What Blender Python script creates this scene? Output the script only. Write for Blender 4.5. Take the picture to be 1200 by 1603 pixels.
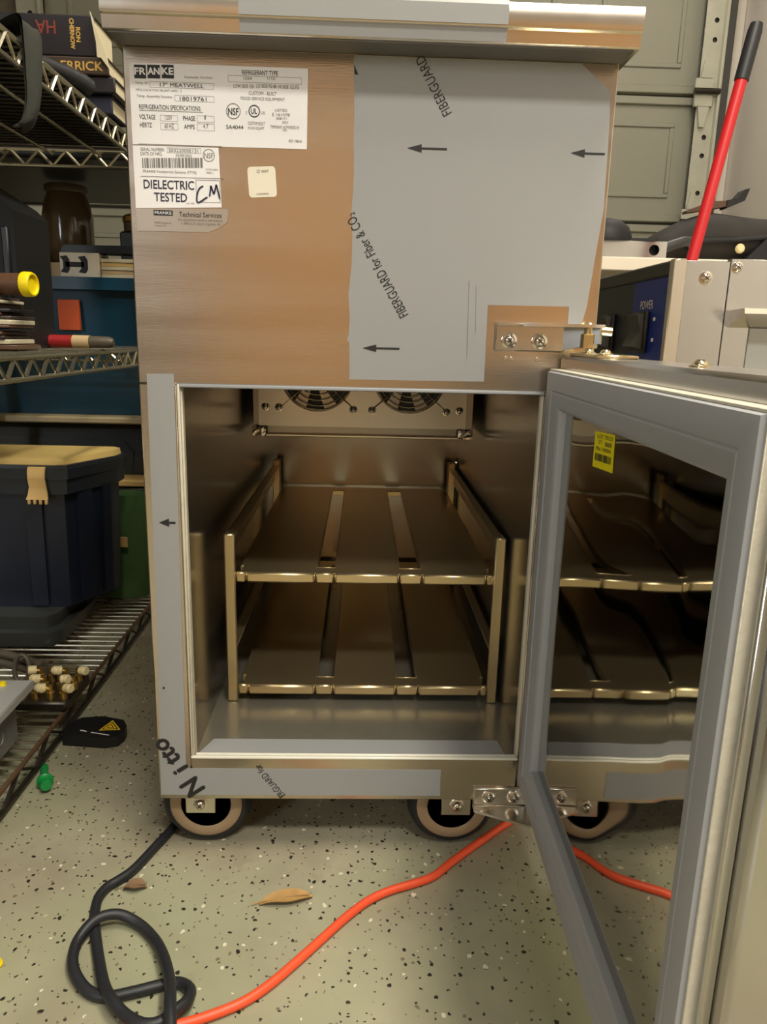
import bpy, math, random
from mathutils import Vector, Matrix
random.seed(7)
scene = bpy.context.scene
col = scene.collection
for o in list(bpy.data.objects): bpy.data.objects.remove(o)

# ------------------------------------------------------------------ camera
CR = Vector((0.99930056, -0.02833865, 0.02439891)); CU = Vector((-0.01721442, 0.2306098, 0.97289403)); CF = Vector((0.03319713, 0.97263356, -0.22996067))
cam_d = bpy.data.cameras.new('camera'); cam = bpy.data.objects.new('camera', cam_d); col.objects.link(cam)
m = Matrix((CR, CU, -CF)).transposed().to_4x4(); m.translation = (0.2103, -0.71472, 0.56112)
cam.matrix_world = m
cam_d.sensor_fit = 'VERTICAL'; cam_d.sensor_height = 36.0; cam_d.sensor_width = 36.0
cam_d.lens = 1156.2 / 1603 * 36.0
cam_d.clip_start = 0.02; cam_d.clip_end = 60
scene.camera = cam

# ------------------------------------------------------------------ world, lights, exposure
w = bpy.data.worlds.new('world'); scene.world = w; w.use_nodes = True
bg = w.node_tree.nodes['Background']; bg.inputs[0].default_value = (1.0, 0.93, 0.84, 1); bg.inputs[1].default_value = 0.02
def area(name, loc, target, sx, sy, power, color):
    d = bpy.data.lights.new(name, 'AREA'); d.shape = 'RECTANGLE'; d.size = sx; d.size_y = sy; d.energy = power; d.color = color
    o = bpy.data.objects.new(name, d); col.objects.link(o); o.location = loc
    o.rotation_euler = (Vector(target) - Vector(loc)).to_track_quat('-Z', 'Y').to_euler(); return o
area('ceiling_lamp_main', (0.78, -0.30, 2.52), (0.78, -0.30, 0), 0.30, 1.2, 36, (1.0, 0.92, 0.77))
area('ceiling_lamp_front', (0.75, -1.6, 2.50), (0.75, -1.6, 0), 0.9, 0.30, 38, (1.0, 0.965, 0.89))
area('window_daylight', (-1.71, -2.65, 1.42), (0.6, -1.6, 1.10), 0.86, 0.96, 33, (0.84, 0.92, 1.0))  # cool light added from the left to brighten the interior
area('ceiling_lamp_back', (1.35, 1.9, 2.52), (1.35, 1.9, 0), 0.30, 0.8, 8, (1.0, 0.94, 0.84))
scene.view_settings.view_transform = 'Standard'; scene.view_settings.look = 'None'
scene.view_settings.exposure = 0.50; scene.view_settings.gamma = 1.0; scene.view_settings.use_curve_mapping = False

# ------------------------------------------------------------------ materials
def lin(c): return tuple(((v/255)/12.92 if v/255 <= .04045 else (((v/255)+.055)/1.055)**2.4) for v in c) + (1,)
MATS = {}
def mat(name, rgb, rough=.5, metal=0.0, var=.12, scale=12, bump=0.0, bscale=200, stretch=(1,1,1), rvar=.0, spec=.5, emit=None, estr=0, coat=0, aniso=0, trans=0, alpha=None, ior=None):
    m = bpy.data.materials.new(name); m.use_nodes = True; MATS[name] = m
    nt = m.node_tree; b = nt.nodes['Principled BSDF']; N = nt.nodes.new; L = nt.links.new
    c = lin(rgb)
    b.inputs['Roughness'].default_value = rough; b.inputs['Metallic'].default_value = metal
    b.inputs['Specular IOR Level'].default_value = spec
    if coat: b.inputs['Coat Weight'].default_value = coat; b.inputs['Coat Roughness'].default_value = .08
    if aniso: b.inputs['Anisotropic'].default_value = aniso
    if trans: b.inputs['Transmission Weight'].default_value = trans
    if ior: b.inputs['IOR'].default_value = ior
    tc = N('ShaderNodeTexCoord'); mp = N('ShaderNodeMapping'); mp.inputs['Scale'].default_value = stretch; L(tc.outputs['Object'], mp.inputs[0])
    nz = N('ShaderNodeTexNoise'); nz.inputs['Scale'].default_value = scale; nz.inputs['Detail'].default_value = 5; L(mp.outputs[0], nz.inputs['Vector'])
    mx = N('ShaderNodeMix'); mx.data_type = 'RGBA'
    mx.inputs[6].default_value = tuple(max(0, v*(1-var)) for v in c[:3]) + (1,); mx.inputs[7].default_value = tuple(min(1, v*(1+var)) for v in c[:3]) + (1,)
    L(nz.outputs[0], mx.inputs[0]); L(mx.outputs[2], b.inputs['Base Color'])
    if rvar:
        r = N('ShaderNodeMapRange'); r.inputs[3].default_value = max(0.02, rough-rvar); r.inputs[4].default_value = rough+rvar
        L(nz.outputs[0], r.inputs[0]); L(r.outputs[0], b.inputs['Roughness'])
    if bump:
        n2 = N('ShaderNodeTexNoise'); n2.inputs['Scale'].default_value = bscale; n2.inputs['Detail'].default_value = 3; L(mp.outputs[0], n2.inputs['Vector'])
        bp = N('ShaderNodeBump'); bp.inputs['Strength'].default_value = bump; bp.inputs['Distance'].default_value = .002
        L(n2.outputs[0], bp.inputs['Height']); L(bp.outputs[0], b.inputs['Normal'])
    if emit: b.inputs['Emission Color'].default_value = lin(emit); b.inputs['Emission Strength'].default_value = estr
    return m
mat('steel', (210,198,182), .23, 1.0, var=.10, scale=5, bump=.05, bscale=90, stretch=(.6,1,9), rvar=.07)
mat('steel_bright', (222,214,200), .24, 1.0, var=.06, scale=14, bump=.04, bscale=60, rvar=.06)
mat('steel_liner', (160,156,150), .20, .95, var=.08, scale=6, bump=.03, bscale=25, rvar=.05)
mat('steel_shelf', (216,196,152), .30, .90, var=.07, scale=9, bump=.04, bscale=110, stretch=(1,.15,1), rvar=.05)
mat('steel_floor', (170,164,146), .24, .70, var=.10, scale=22, rvar=.08)
mat('steel_mirror', (186,183,175), .028, 1.0, var=.04, scale=5, rvar=.02)
mat('steel_door', (196,194,190), .24, 1.0, var=.06, scale=6, bump=.03, bscale=40, rvar=.06)
mat('film', (152,152,150), .42, .0, var=.035, scale=6, bump=.02, bscale=12, spec=.4)
mat('film_clear', (184,172,158), .32, .6, var=.06, scale=9)
mat('print_black', (30,28,28), .6, var=.1)
mat('print_grey', (120,116,112), .6, var=.1)
mat('print_blue_black', (28,26,52), .5, var=.1)
mat('paper_white', (236,233,230), .55, var=.03)
mat('paper_cream', (232,222,200), .6, var=.05)
mat('silicone', (205,198,178), .45, var=.10, scale=60, bump=.3, bscale=220)
mat('gasket', (158,159,160), .5, 0, var=.06, scale=20, bump=.05, bscale=60)
mat('chrome', (214,206,196), .14, 1.0, var=.04)
mat('dull_grey', (104,100,96), .55, .3, var=.08)  # grey set dark for the shade under the countertop
mat('honey_wood', (196,156,112), .4, var=.2, scale=6, stretch=(6,6,.6))
mat('cardboard', (196,146,88), .7, var=.1)
mat('caulk_white', (232,228,210), .3, var=.06, scale=60)
mat('zinc', (210,196,156), .22, 1.0, var=.10, scale=40)
mat('tyre', (26,25,25), .62, var=.2, scale=40)
mat('wheel_tan', (152,128,98), .5, var=.10, scale=30)
mat('black_plastic', (22,22,24), .42, var=.15, scale=30)
mat('black_rubber', (32,33,36), .5, var=.14, scale=50, bump=.05, bscale=300)
mat('orange_rubber', (236,84,44), .45, var=.10, scale=60)
mat('fan_dark', (14,14,15), .5, var=.2)
mat('wire_chrome', (188,182,160), .24, .9, var=.12, scale=30)
mat('wire_rusty', (120,92,70), .5, .6, var=.25, scale=60)
mat('wire_dark', (70,66,58), .4, .8, var=.15)
mat('navy', (22,28,42), .38, var=.14, scale=9, bump=.06, bscale=90)
mat('navy_lid', (32,37,44), .35, var=.12, scale=9, bump=.05, bscale=90)
mat('tan_plastic', (214,178,112), .5, var=.14, scale=16)
mat('yellow_lid', (226,196,120), .5, var=.16, scale=7)
mat('teal', (10,56,76), .35, var=.12, scale=6)
mat('teal_rim', (176,160,124), .5, var=.1)
mat('orange_label', (206,84,30), .6, var=.12)
mat('green_fabric', (66,100,52), .8, var=.22, scale=24, bump=.3, bscale=180)
mat('grey_plastic_dark', (58,60,58), .4, var=.12, scale=8)
mat('grey_box', (70,78,80), .5, var=.12)
mat('white_metal', (172,172,166), .42, .1, var=.06, scale=9)
mat('grey_metal', (132,132,130), .42, .4, var=.08, scale=9)
mat('brass', (206,170,92), .3, .9, var=.14, scale=50)
mat('ivory', (232,214,160), .45, var=.10, scale=40)
mat('hose', (92,84,70), .5, .2, var=.2, scale=30)
mat('yellow', (250,222,10), .45, var=.06, scale=20)
mat('warn_yellow', (236,196,30), .5, var=.06)
mat('green_plastic', (20,140,66), .35, var=.14, scale=40)
mat('red', (196,34,38), .38, var=.10, scale=14)
mat('red_paper', (158,30,30), .5, var=.14, scale=20)
mat('olive_cloth', (46,48,41), .85, var=.2, scale=20, bump=.3, bscale=150)
mat('book_dark', (34,30,34), .5, var=.14, scale=20)
mat('book_brown', (66,52,44), .5, var=.12, scale=20)
mat('book_blue', (40,40,58), .5, var=.12, scale=20)
mat('gold_print', (196,160,84), .45, var=.06)
mat('red_print', (128,56,46), .5, var=.08)
mat('pages', (206,196,166), .7, var=.12, scale=40, stretch=(1,1,30))
mat('glass_amber', (104,84,58), .12, var=.14, scale=20, trans=.35)
mat('tin', (122,106,86), .35, .5, var=.2, scale=60)
mat('brown_wood', (92,64,44), .5, var=.2, scale=12, stretch=(1,8,8))
mat('wood_pale', (200,172,128), .55, var=.12, scale=10, stretch=(1,8,8))
mat('black_case', (9,9,10), .6, var=.2)
mat('blue_panel', (24,48,140), .45, var=.06)
mat('panel_dark', (38,40,46), .45, var=.08)
mat('panel_frame', (62,60,54), .45, .3, var=.08)
mat('bag_dark', (44,40,36), .75, var=.2, scale=14, bump=.3, bscale=120)
mat('bag_black', (20,20,22), .6, var=.2, scale=14)
mat('leaf', (176,138,82), .65, var=.24, scale=120)
mat('leaf_brown', (128,100,72), .7, var=.24, scale=120)
mat('garage_door', (150,148,130), .5, var=.07, scale=4)
mat('galvanised', (196,194,176), .4, .35, var=.14, scale=18)
mat('wall_white', (222,214,202), .8, var=.04, scale=3, bump=.06, bscale=90)
mat('wall_tan', (158,146,132), .8, var=.10, scale=1.5)
mat('wall_left', (120,110,92), .85, var=.08, scale=3)
mat('ceiling_white', (214,208,196), .85, var=.03)
mat('weatherstrip', (70,68,64), .55, var=.12)
mat('yellow_sticker', (232,216,14), .5, var=.05)
mat('wire_grey', (150,150,146), .5, var=.08)

def floor_material():
    m = bpy.data.materials.new('painted_floor'); m.use_nodes = True; MATS['floor'] = m
    nt = m.node_tree; b = nt.nodes['Principled BSDF']; N = nt.nodes.new; L = nt.links.new
    tc = N('ShaderNodeTexCoord')
    base = N('ShaderNodeMix'); base.data_type = 'RGBA'; base.inputs[6].default_value = lin((140,132,110)); base.inputs[7].default_value = lin((170,163,137))
    n1 = N('ShaderNodeTexNoise'); n1.inputs['Scale'].default_value = 7; n1.inputs['Detail'].default_value = 6; L(tc.outputs['Object'], n1.inputs['Vector'])
    r1 = N('ShaderNodeMapRange'); r1.inputs[1].default_value = .35; r1.inputs[2].default_value = .65; L(n1.outputs[0], r1.inputs[0]); L(r1.outputs[0], base.inputs[0])
    # greenish tint patches
    n3 = N('ShaderNodeTexNoise'); n3.inputs['Scale'].default_value = 3.1; n3.inputs['Detail'].default_value = 3; L(tc.outputs['Object'], n3.inputs['Vector'])
    g = N('ShaderNodeMix'); g.data_type = 'RGBA'; g.inputs[7].default_value = lin((150,152,122)); L(base.outputs[2], g.inputs[6])
    r3 = N('ShaderNodeMapRange'); r3.inputs[1].default_value = .45; r3.inputs[2].default_value = .65; r3.inputs[4].default_value = .75; L(n3.outputs[0], r3.inputs[0]); L(r3.outputs[0], g.inputs[0])
    last = g.outputs[2]
    warp = N('ShaderNodeTexNoise'); warp.inputs['Scale'].default_value = 160; L(tc.outputs['Object'], warp.inputs['Vector'])
    wm = N('ShaderNodeVectorMath'); wm.operation = 'MULTIPLY_ADD'; wm.inputs[1].default_value = (.006,.006,0); L(warp.outputs['Color'], wm.inputs[0]); L(tc.outputs['Object'], wm.inputs[2])
    def flecks(scale, dist, keep, colr, seed):
        nonlocal last
        mp = N('ShaderNodeMapping'); mp.inputs['Location'].default_value = (seed, seed*1.7, 0); L(wm.outputs[0], mp.inputs[0])
        v = N('ShaderNodeTexVoronoi'); v.voronoi_dimensions = '2D'; v.inputs['Scale'].default_value = scale; L(mp.outputs[0], v.inputs['Vector'])
        sep = N('ShaderNodeSeparateColor'); L(v.outputs['Color'], sep.inputs[0])
        k = N('ShaderNodeMath'); k.operation = 'LESS_THAN'; k.inputs[1].default_value = keep; L(sep.outputs[0], k.inputs[0])
        dd = N('ShaderNodeMath'); dd.operation = 'MULTIPLY'; dd.inputs[1].default_value = dist; L(sep.outputs[1], dd.inputs[0])
        da = N('ShaderNodeMath'); da.operation = 'ADD'; da.inputs[1].default_value = dist*.35; L(dd.outputs[0], da.inputs[0])
        t = N('ShaderNodeMath'); t.operation = 'LESS_THAN'; L(v.outputs['Distance'], t.inputs[0]); L(da.outputs[0], t.inputs[1])
        a = N('ShaderNodeMath'); a.operation = 'MULTIPLY'; L(k.outputs[0], a.inputs[0]); L(t.outputs[0], a.inputs[1])
        mx = N('ShaderNodeMix'); mx.data_type = 'RGBA'; mx.inputs[7].default_value = colr; L(a.outputs[0], mx.inputs[0]); L(last, mx.inputs[6]); last = mx.outputs[2]
    flecks(78, .125, .34, lin((44,42,34)), 3.1)
    flecks(135, .15, .22, lin((62,56,46)), 7.7)
    flecks(66, .11, .16, lin((212,204,178)), 11.3)
    flecks(100, .14, .14, lin((120,104,84)), 5.9)
    # dirt smears
    n4 = N('ShaderNodeTexNoise'); n4.inputs['Scale'].default_value = 16; n4.inputs['Detail'].default_value = 8; n4.inputs['Roughness'].default_value = .7; L(tc.outputs['Object'], n4.inputs['Vector'])
    r4 = N('ShaderNodeMapRange'); r4.inputs[1].default_value = .6; r4.inputs[2].default_value = .78; r4.inputs[4].default_value = .5; L(n4.outputs[0], r4.inputs[0])
    mx = N('ShaderNodeMix'); mx.data_type = 'RGBA'; mx.inputs[7].default_value = lin((126,112,92)); L(r4.outputs[0], mx.inputs[0]); L(last, mx.inputs[6])
    L(mx.outputs[2], b.inputs['Base Color'])
    b.inputs['Roughness'].default_value = .42; b.inputs['Specular IOR Level'].default_value = .4
    bp = N('ShaderNodeBump'); bp.inputs['Strength'].default_value = .12; bp.inputs['Distance'].default_value = .002; L(n4.outputs[0], bp.inputs['Height']); L(bp.outputs[0], b.inputs['Normal'])
floor_material()

# ------------------------------------------------------------------ mesh helpers
class MB:
    def __init__(s): s.v = []; s.f = []; s.mi = []; s.mats = []
    def k(s, name):
        if name not in s.mats: s.mats.append(name)
        return s.mats.index(name)
    def add(s, verts, faces, mname, mtx=None):
        b = len(s.v); i = s.k(mname)
        s.v += [tuple(mtx @ Vector(p)) if mtx else tuple(p) for p in verts]
        s.f += [tuple(b + j for j in f) for f in faces]; s.mi += [i]*len(faces); return s
    def box(s, lo, hi, mname, bev=0.0, mtx=None):
        lo = list(lo); hi = list(hi)
        for i in range(3):
            if lo[i] > hi[i]: lo[i], hi[i] = hi[i], lo[i]
        bev = min(bev, *(0.49*(hi[i]-lo[i]) for i in range(3)))
        if bev <= 0:
            V = [(x,y,z) for x in (lo[0],hi[0]) for y in (lo[1],hi[1]) for z in (lo[2],hi[2])]
            F = [(0,1,3,2),(4,6,7,5),(0,4,5,1),(2,3,7,6),(0,2,6,4),(1,5,7,3)]
            return s.add(V, F, mname, mtx)
        V = []; idx = {}
        for sx in (0,1):
            for sy in (0,1):
                for sz in (0,1):
                    c = [(lo,hi)[q][i] for i, q in enumerate((sx,sy,sz))]; sg = [1 if q == 0 else -1 for q in (sx,sy,sz)]
                    for ax in range(3):
                        p = [c[i] + (0 if i == ax else sg[i]*bev) for i in range(3)]
                        idx[(sx,sy,sz,ax)] = len(V); V.append(tuple(p))
        F = []
        def I(t, ax): return idx[(t[0],t[1],t[2],ax)]
        for ax in range(3):
            o1, o2 = (ax+1)%3, (ax+2)%3
            for q in (0,1):
                t = [0,0,0]; t[ax] = q; r = []
                for a, bb in ((0,0),(1,0),(1,1),(0,1)):
                    t[o1] = a; t[o2] = bb; r.append(I(t, ax))
                F.append(tuple(r if q else r[::-1]))
        for ax in range(3):   # edges along ax
            o1, o2 = (ax+1)%3, (ax+2)%3
            for a in (0,1):
                for bb in (0,1):
                    t0 = [0,0,0]; t0[o1] = a; t0[o2] = bb; t1 = list(t0); t1[ax] = 1
                    r = (I(t0,o1), I(t1,o1), I(t1,o2), I(t0,o2))
                    F.append(r if (a == bb) == True else r[::-1])
        for sx in (0,1):
            for sy in (0,1):
                for sz in (0,1):
                    r = (I((sx,sy,sz),0), I((sx,sy,sz),1), I((sx,sy,sz),2)); F.append(r if (sx+sy+sz) % 2 else r[::-1])
        return s.add(V, F, mname, mtx)
    def prism(s, poly, n, mname, mtx=None):
        """poly: list of 3d points, extruded by vector n"""
        P = [Vector(p) for p in poly]; n = Vector(n); k = len(P)
        V = P + [p + n for p in P]
        F = [tuple(range(k))[::-1], tuple(range(k, 2*k))] + [(i, (i+1) % k, k+(i+1) % k, k+i) for i in range(k)]
        return s.add(V, F, mname, mtx)
    def sheet(s, pts, mname): return s.add(pts, [tuple(range(len(pts)))], mname)
    def tube(s, path, r, mname, n=10, cap=True, closed=False, mtx=None):
        P = [Vector(p) for p in path]; k = len(P); V = []; up = None
        rr = r if isinstance(r, (list, tuple)) else [r]*k
        for i, p in enumerate(P):
            if closed: t = P[(i+1) % k] - P[i-1]
            else: t = P[min(i+1, k-1)] - P[max(i-1, 0)]
            t.normalize()
            if up is None:
                up = Vector((0,0,1)) if abs(t.z) < .9 else Vector((1,0,0))
            a = t.cross(up)
            if a.length < 1e-6: a = t.orthogonal()
            a.normalize(); b = a.cross(t).normalized(); up = b
            for j in range(n):
                q = 2*math.pi*j/n; V.append(p + a*math.cos(q)*rr[i] + b*math.sin(q)*rr[i])
        F = []
        for i in range(k if closed else k-1):
            i2 = (i+1) % k
            for j in range(n): F.append((i*n+j, i*n+(j+1) % n, i2*n+(j+1) % n, i2*n+j))
        if cap and not closed: F += [tuple(range(n))[::-1], tuple(range((k-1)*n, k*n))]
        return s.add(V, F, mname, mtx)
    def lathe(s, prof, o, axis, mname, n=32, closed=False):
        """prof: (r, h) list around axis through o"""
        ax = Vector(axis).normalized(); a = ax.orthogonal().normalized(); b = ax.cross(a); o = Vector(o); V = []; F = []; k = len(prof)
        for r, h in prof:
            for j in range(n):
                q = 2*math.pi*j/n; V.append(o + ax*h + (a*math.cos(q) + b*math.sin(q))*r)
        for i in range(k if closed else k-1):
            i2 = (i+1) % k
            for j in range(n): F.append((i*n+j, i*n+(j+1) % n, i2*n+(j+1) % n, i2*n+j))
        if not closed:
            if prof[0][0] > 1e-5: F.append(tuple(range(n))[::-1])
            if prof[-1][0] > 1e-5: F.append(tuple(range((k-1)*n, k*n)))
        return s.add(V, F, mname)
    def holecell(s, x0, x1, z0, z1, cx, cz, r, y, depth, mname, wall=None, n=24, P=None):
        """rectangle in the xz plane at y with a round through hole; depth = thickness in +y. P maps (x,y,z)"""
        P = P or (lambda x, y, z: (x, y, z)); V = []; F = []
        for j in range(n):
            q = 2*math.pi*(j+.5)/n; dx, dz = math.cos(q), math.sin(q)
            t = min([((x1 if dx > 0 else x0)-cx)/dx if abs(dx) > 1e-9 else 9e9, ((z1 if dz > 0 else z0)-cz)/dz if abs(dz) > 1e-9 else 9e9])
            V += [P(cx+dx*r, y, cz+dz*r), P(cx+dx*t, y, cz+dz*t), P(cx+dx*r, y+depth, cz+dz*r)]
        cs = [(x1,z1),(x0,z1),(x0,z0),(x1,z0)]; ci = {}
        for q, (x, z) in enumerate(cs): ci[q] = len(V); V.append(P(x, y, z))
        W_ = []
        for j in range(n):
            j2 = (j+1) % n; a, b, c_, d = 3*j, 3*j+1, 3*j2+1, 3*j2
            F.append((a, d, c_, b)); W_.append((a, 3*j+2, 3*j2+2, d))
            pb, pc = Vector(V[b]), Vector(V[c_])
            for q in range(4):
                cp = Vector(V[ci[q]])
                ang = math.atan2(cs[q][1]-cz, cs[q][0]-cx) % (2*math.pi); a0 = 2*math.pi*(j+.5)/n; a1 = a0+2*math.pi/n
                if a0 < ang < a1 or a0 < ang+2*math.pi < a1: F.append((b, c_, ci[q]))
        s.add(V, F, mname); s.add(V, W_, wall or mname); return s
    def build(s, name, parent=None, smooth=40, **tags):
        me = bpy.data.meshes.new(name); me.from_pydata(s.v, [], s.f)
        for n in s.mats: me.materials.append(MATS[n])
        me.polygons.foreach_set('material_index', s.mi); me.update()
        import bmesh
        bm = bmesh.new(); bm.from_mesh(me)
        if tags.pop('weld', True): bmesh.ops.remove_doubles(bm, verts=bm.verts, dist=1e-6)
        if tags.pop('fixn', True): bmesh.ops.recalc_face_normals(bm, faces=bm.faces)
        bm.to_mesh(me); bm.free()
        if smooth:
            me.shade_smooth(); me.set_sharp_from_angle(angle=math.radians(smooth))
        o = bpy.data.objects.new(name, me); col.objects.link(o)
        if parent: o.parent = parent
        for k, v in tags.items(): o[k] = v
        return o
def thing(name, label, cat, loc=(0,0,0), group=None):
    o = bpy.data.objects.new(name, None); o.empty_display_size = .02; col.objects.link(o); o.location = loc; o['label'] = label; o['category'] = cat
    if group: o['group'] = group
    bpy.context.view_layer.update()
    return o
class Th:   # a thing whose parts are given in world coordinates
    def __init__(s, name, label, cat, loc=(0,0,0), group=None): s.o = thing(name, label, cat, loc, group); s.loc = Vector(loc)
    def part(s, mb, name, parent=None, **k):
        p = parent or s.o; ob = mb.build(name, p, **k)
        if parent is None: ob.location = -s.loc
        return ob
def bez(pts, n=8):
    P = [Vector(p) for p in pts]; out = []
    for i in range(len(P)-1):
        p0, p1, p2, p3 = P[max(i-1,0)], P[i], P[i+1], P[min(i+2, len(P)-1)]
        for j in range(n):
            t = j/n; out.append(.5*((2*p1)+(p2-p0)*t+(2*p0-5*p1+4*p2-p3)*t*t+(3*p1-p0-3*p2+p3)*t**3))
    out.append(P[-1]); return out
_fc = {}
def glyphs(txt):
    if txt in _fc: return _fc[txt]
    cu = bpy.data.curves.new('t', 'FONT'); cu.body = txt; cu.size = 1; cu.resolution_u = 3
    ob = bpy.data.objects.new('t', cu); col.objects.link(ob); dg = bpy.context.evaluated_depsgraph_get(); dg.update()
    me = bpy.data.meshes.new_from_object(ob.evaluated_get(dg))
    V = [tuple(v.co) for v in me.vertices]; F = [tuple(p.vertices) for p in me.polygons]
    bpy.data.objects.remove(ob); bpy.data.curves.remove(cu); bpy.data.meshes.remove(me)
    if V:
        x0 = min(v[0] for v in V); x1 = max(v[0] for v in V); y0 = min(v[1] for v in V); y1 = max(v[1] for v in V)
    else: x0 = x1 = y0 = y1 = 0
    _fc[txt] = (V, F, x0, x1, y0, y1); return _fc[txt]
def text(mb, txt, o, xd, yd, height, mname, width=None, bold=0.0):
    """o = lower-left corner; xd, yd unit vectors in the plane; height of the glyph box; width fits the run"""
    V, F, x0, x1, y0, y1 = glyphs(txt)
    if not V: return
    o = Vector(o); xd = Vector(xd); yd = Vector(yd); sy = height/(y1-y0); sx = width/(x1-x0) if width else sy
    offs = [(0,0)] if not bold else [(-bold,0),(bold,0),(0,bold),(0,-bold)]
    nn = xd.cross(yd)
    for q, (bx, by) in enumerate(offs):
        mb.add([o + xd*((v[0]-x0)*sx+bx) + yd*((v[1]-y0)*sy+by) + nn*q*2e-6 for v in V], F, mname)

X1, Z1, Y1 = Vector((1,0,0)), Vector((0,0,1)), Vector((0,1,0))

# ================================================================== SETTING
RX0, RX1, RY0, RY1, RZ = -1.75, 1.86, -3.6, 2.95, 2.6
def struct(mb, name, **k): return mb.build(name, kind='structure', **k)
struct(MB().box((RX0-.1,RY0-.1,-.1),(RX1+.1,RY1+.1,0),'floor'), 'floor', smooth=0)
struct(MB().box((RX0-.1,RY0-.1,RZ),(RX1+.1,RY1+.1,RZ+.1),'ceiling_white'), 'ceiling', smooth=0)
struct(MB().box((RX0-.1,RY0-.1,0),(RX0,RY1+.1,RZ),'wall_left'), 'wall_left', smooth=0)
struct(MB().box((RX1,RY0-.1,0),(RX1+.1,RY1+.1,RZ),'wall_white'), 'wall_right', smooth=0)
struct(MB().box((RX0,RY0-.1,0),(RX1,RY0,RZ),'wall_tan'), 'wall_front', smooth=0)
b = MB()
for lo, hi in (((-1.75,-3.13,.92),(-1.72,-3.08,1.95)),((-1.75,-2.22,.92),(-1.72,-2.17,1.95)),((-1.75,-3.13,1.90),(-1.72,-2.17,1.95)),((-1.75,-3.15,.90),(-1.70,-2.15,.93))): b.box(lo, hi, 'wall_white', .004)
struct(b, 'window_1')  # unseen window frame added around the cool light
# garage door wall: side returns and lintel around the sectional door
b = MB(); b.box((RX0,2.9,0),(-1.19,3.05,RZ),'wall_left'); b.box((1.765,2.9,0),(RX1,3.05,RZ),'wall_white'); b.box((-1.19,2.9,2.2),(1.765,3.05,RZ),'wall_left')
struct(b, 'wall_back', smooth=0)
gd = bpy.data.objects.new('door_1', None); col.objects.link(gd); gd['kind'] = 'structure'; gd['label'] = 'grey green sectional garage door behind the steel cabinet'
DX0, DX1 = -1.16, 1.69
zs = [0.03, .565, 1.10, 1.633, 2.165]
for i in range(4):
    z0, z1 = zs[i], zs[i+1]; b = MB()
    b.box((DX0,2.86,z0+.004),(DX1,2.90,z1-.004),'garage_door',.006)
    # proud horizontal rails at top and bottom of every section
    b.box((DX0,2.846,z0+.006),(DX1,2.862,z0+.040),'garage_door',.004); b.box((DX0,2.846,z1-.040),(DX1,2.862,z1-.006),'garage_door',.004)
    p = b.build('panel', gd)
    nx = 5; wx = (DX1-DX0)/nx
    for k in range(nx):   # embossed rectangle frames
        a = MB(); xa, xb = DX0+k*wx+.10, DX0+(k+1)*wx-.10; za, zb = z0+.11, z1-.11; t = .02
        a.box((xa,2.853,za),(xb,2.861,za+t),'garage_door',.003); a.box((xa,2.853,zb-t),(xb,2.861,zb),'garage_door',.003)
        a.box((xa,2.853,za+t),(xa+t,2.861,zb-t),'garage_door',.003); a.box((xb-t,2.853,za+t),(xb,2.861,zb-t),'garage_door',.003)
        a.build('embossed_frame', p)
def track(name, x0, x1, label):
    t = Th(name, label, 'door track', ((x0+x1)/2, 2.80, 0))
    b = MB(); zz = 0.0; holes = []; i = 0
    while zz < 2.28:
        zz += .155 if i % 2 else .075
        holes.append(zz); i += 1
    zp = 0.0; cx = (x0+x1)/2 + .008
    for hz in holes:
        if hz+.03 > 2.3: break
        if hz-.03 > zp: b.box((x0,2.80,zp),(x1,2.803,hz-.03),'galvanised')
        b.holecell(x0, x1, hz-.03, hz+.03, cx, hz, .0105, 2.80, .012, 'galvanised', 'weatherstrip', 16); zp = hz+.03
    b.box((x0,2.80,zp),(x1,2.803,2.3),'galvanised')
    t.part(b, 'track_plate', smooth=0, weld=False)
    b = MB(); b.box((x0,2.812,0),(x1,2.815,2.3),'weatherstrip'); t.part(b, 'track_back', smooth=0)
    b = MB(); b.box((x1-.002,2.775,0),(x1+.012,2.815,2.3),'galvanised',.003); t.part(b, 'track_flange')
    for hz in (1.10, 1.633):
        b = MB(); b.box((x0-.02,2.785,hz-.06),(x0+.065,2.798,hz+.055),'galvanised',.004)
        b.prism([(x0,2.785,hz+.055),(x0+.05,2.785,hz+.055),(x0+.03,2.785,hz+.13),(x0+.015,2.785,hz+.13)],(0,.012,0),'galvanised')
        b.prism([(x0,2.785,hz-.06),(x0+.05,2.785,hz-.06),(x0+.035,2.785,hz-.14),(x0+.015,2.785,hz-.14)],(0,.012,0),'galvanised')
        p = t.part(b, 'hinge_bracket')
        b = MB().tube([(x0-.025,2.775,hz),(x0+.085,2.775,hz)], .012, 'wire_dark', 12); b.build('roller_pin', p)
    return t
track('garage_door_track', 1.655, 1.735, 'perforated pale steel door track beside the white right wall')
track('garage_door_track', -1.25, -1.155, 'perforated pale steel door track behind the books, upper left')
b = MB(); b.box((1.749,2.79,0),(1.785,2.90,2.25),'weatherstrip',.005); struct(b, 'trim_1')
b = MB(); b.box((1.785,2.84,0),(1.80,2.90,2.25),'wall_white',.004); b.box((1.80,2.872,0),(1.858,2.90,2.25),'wall_white',.003); struct(b, 'trim_2')

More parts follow.
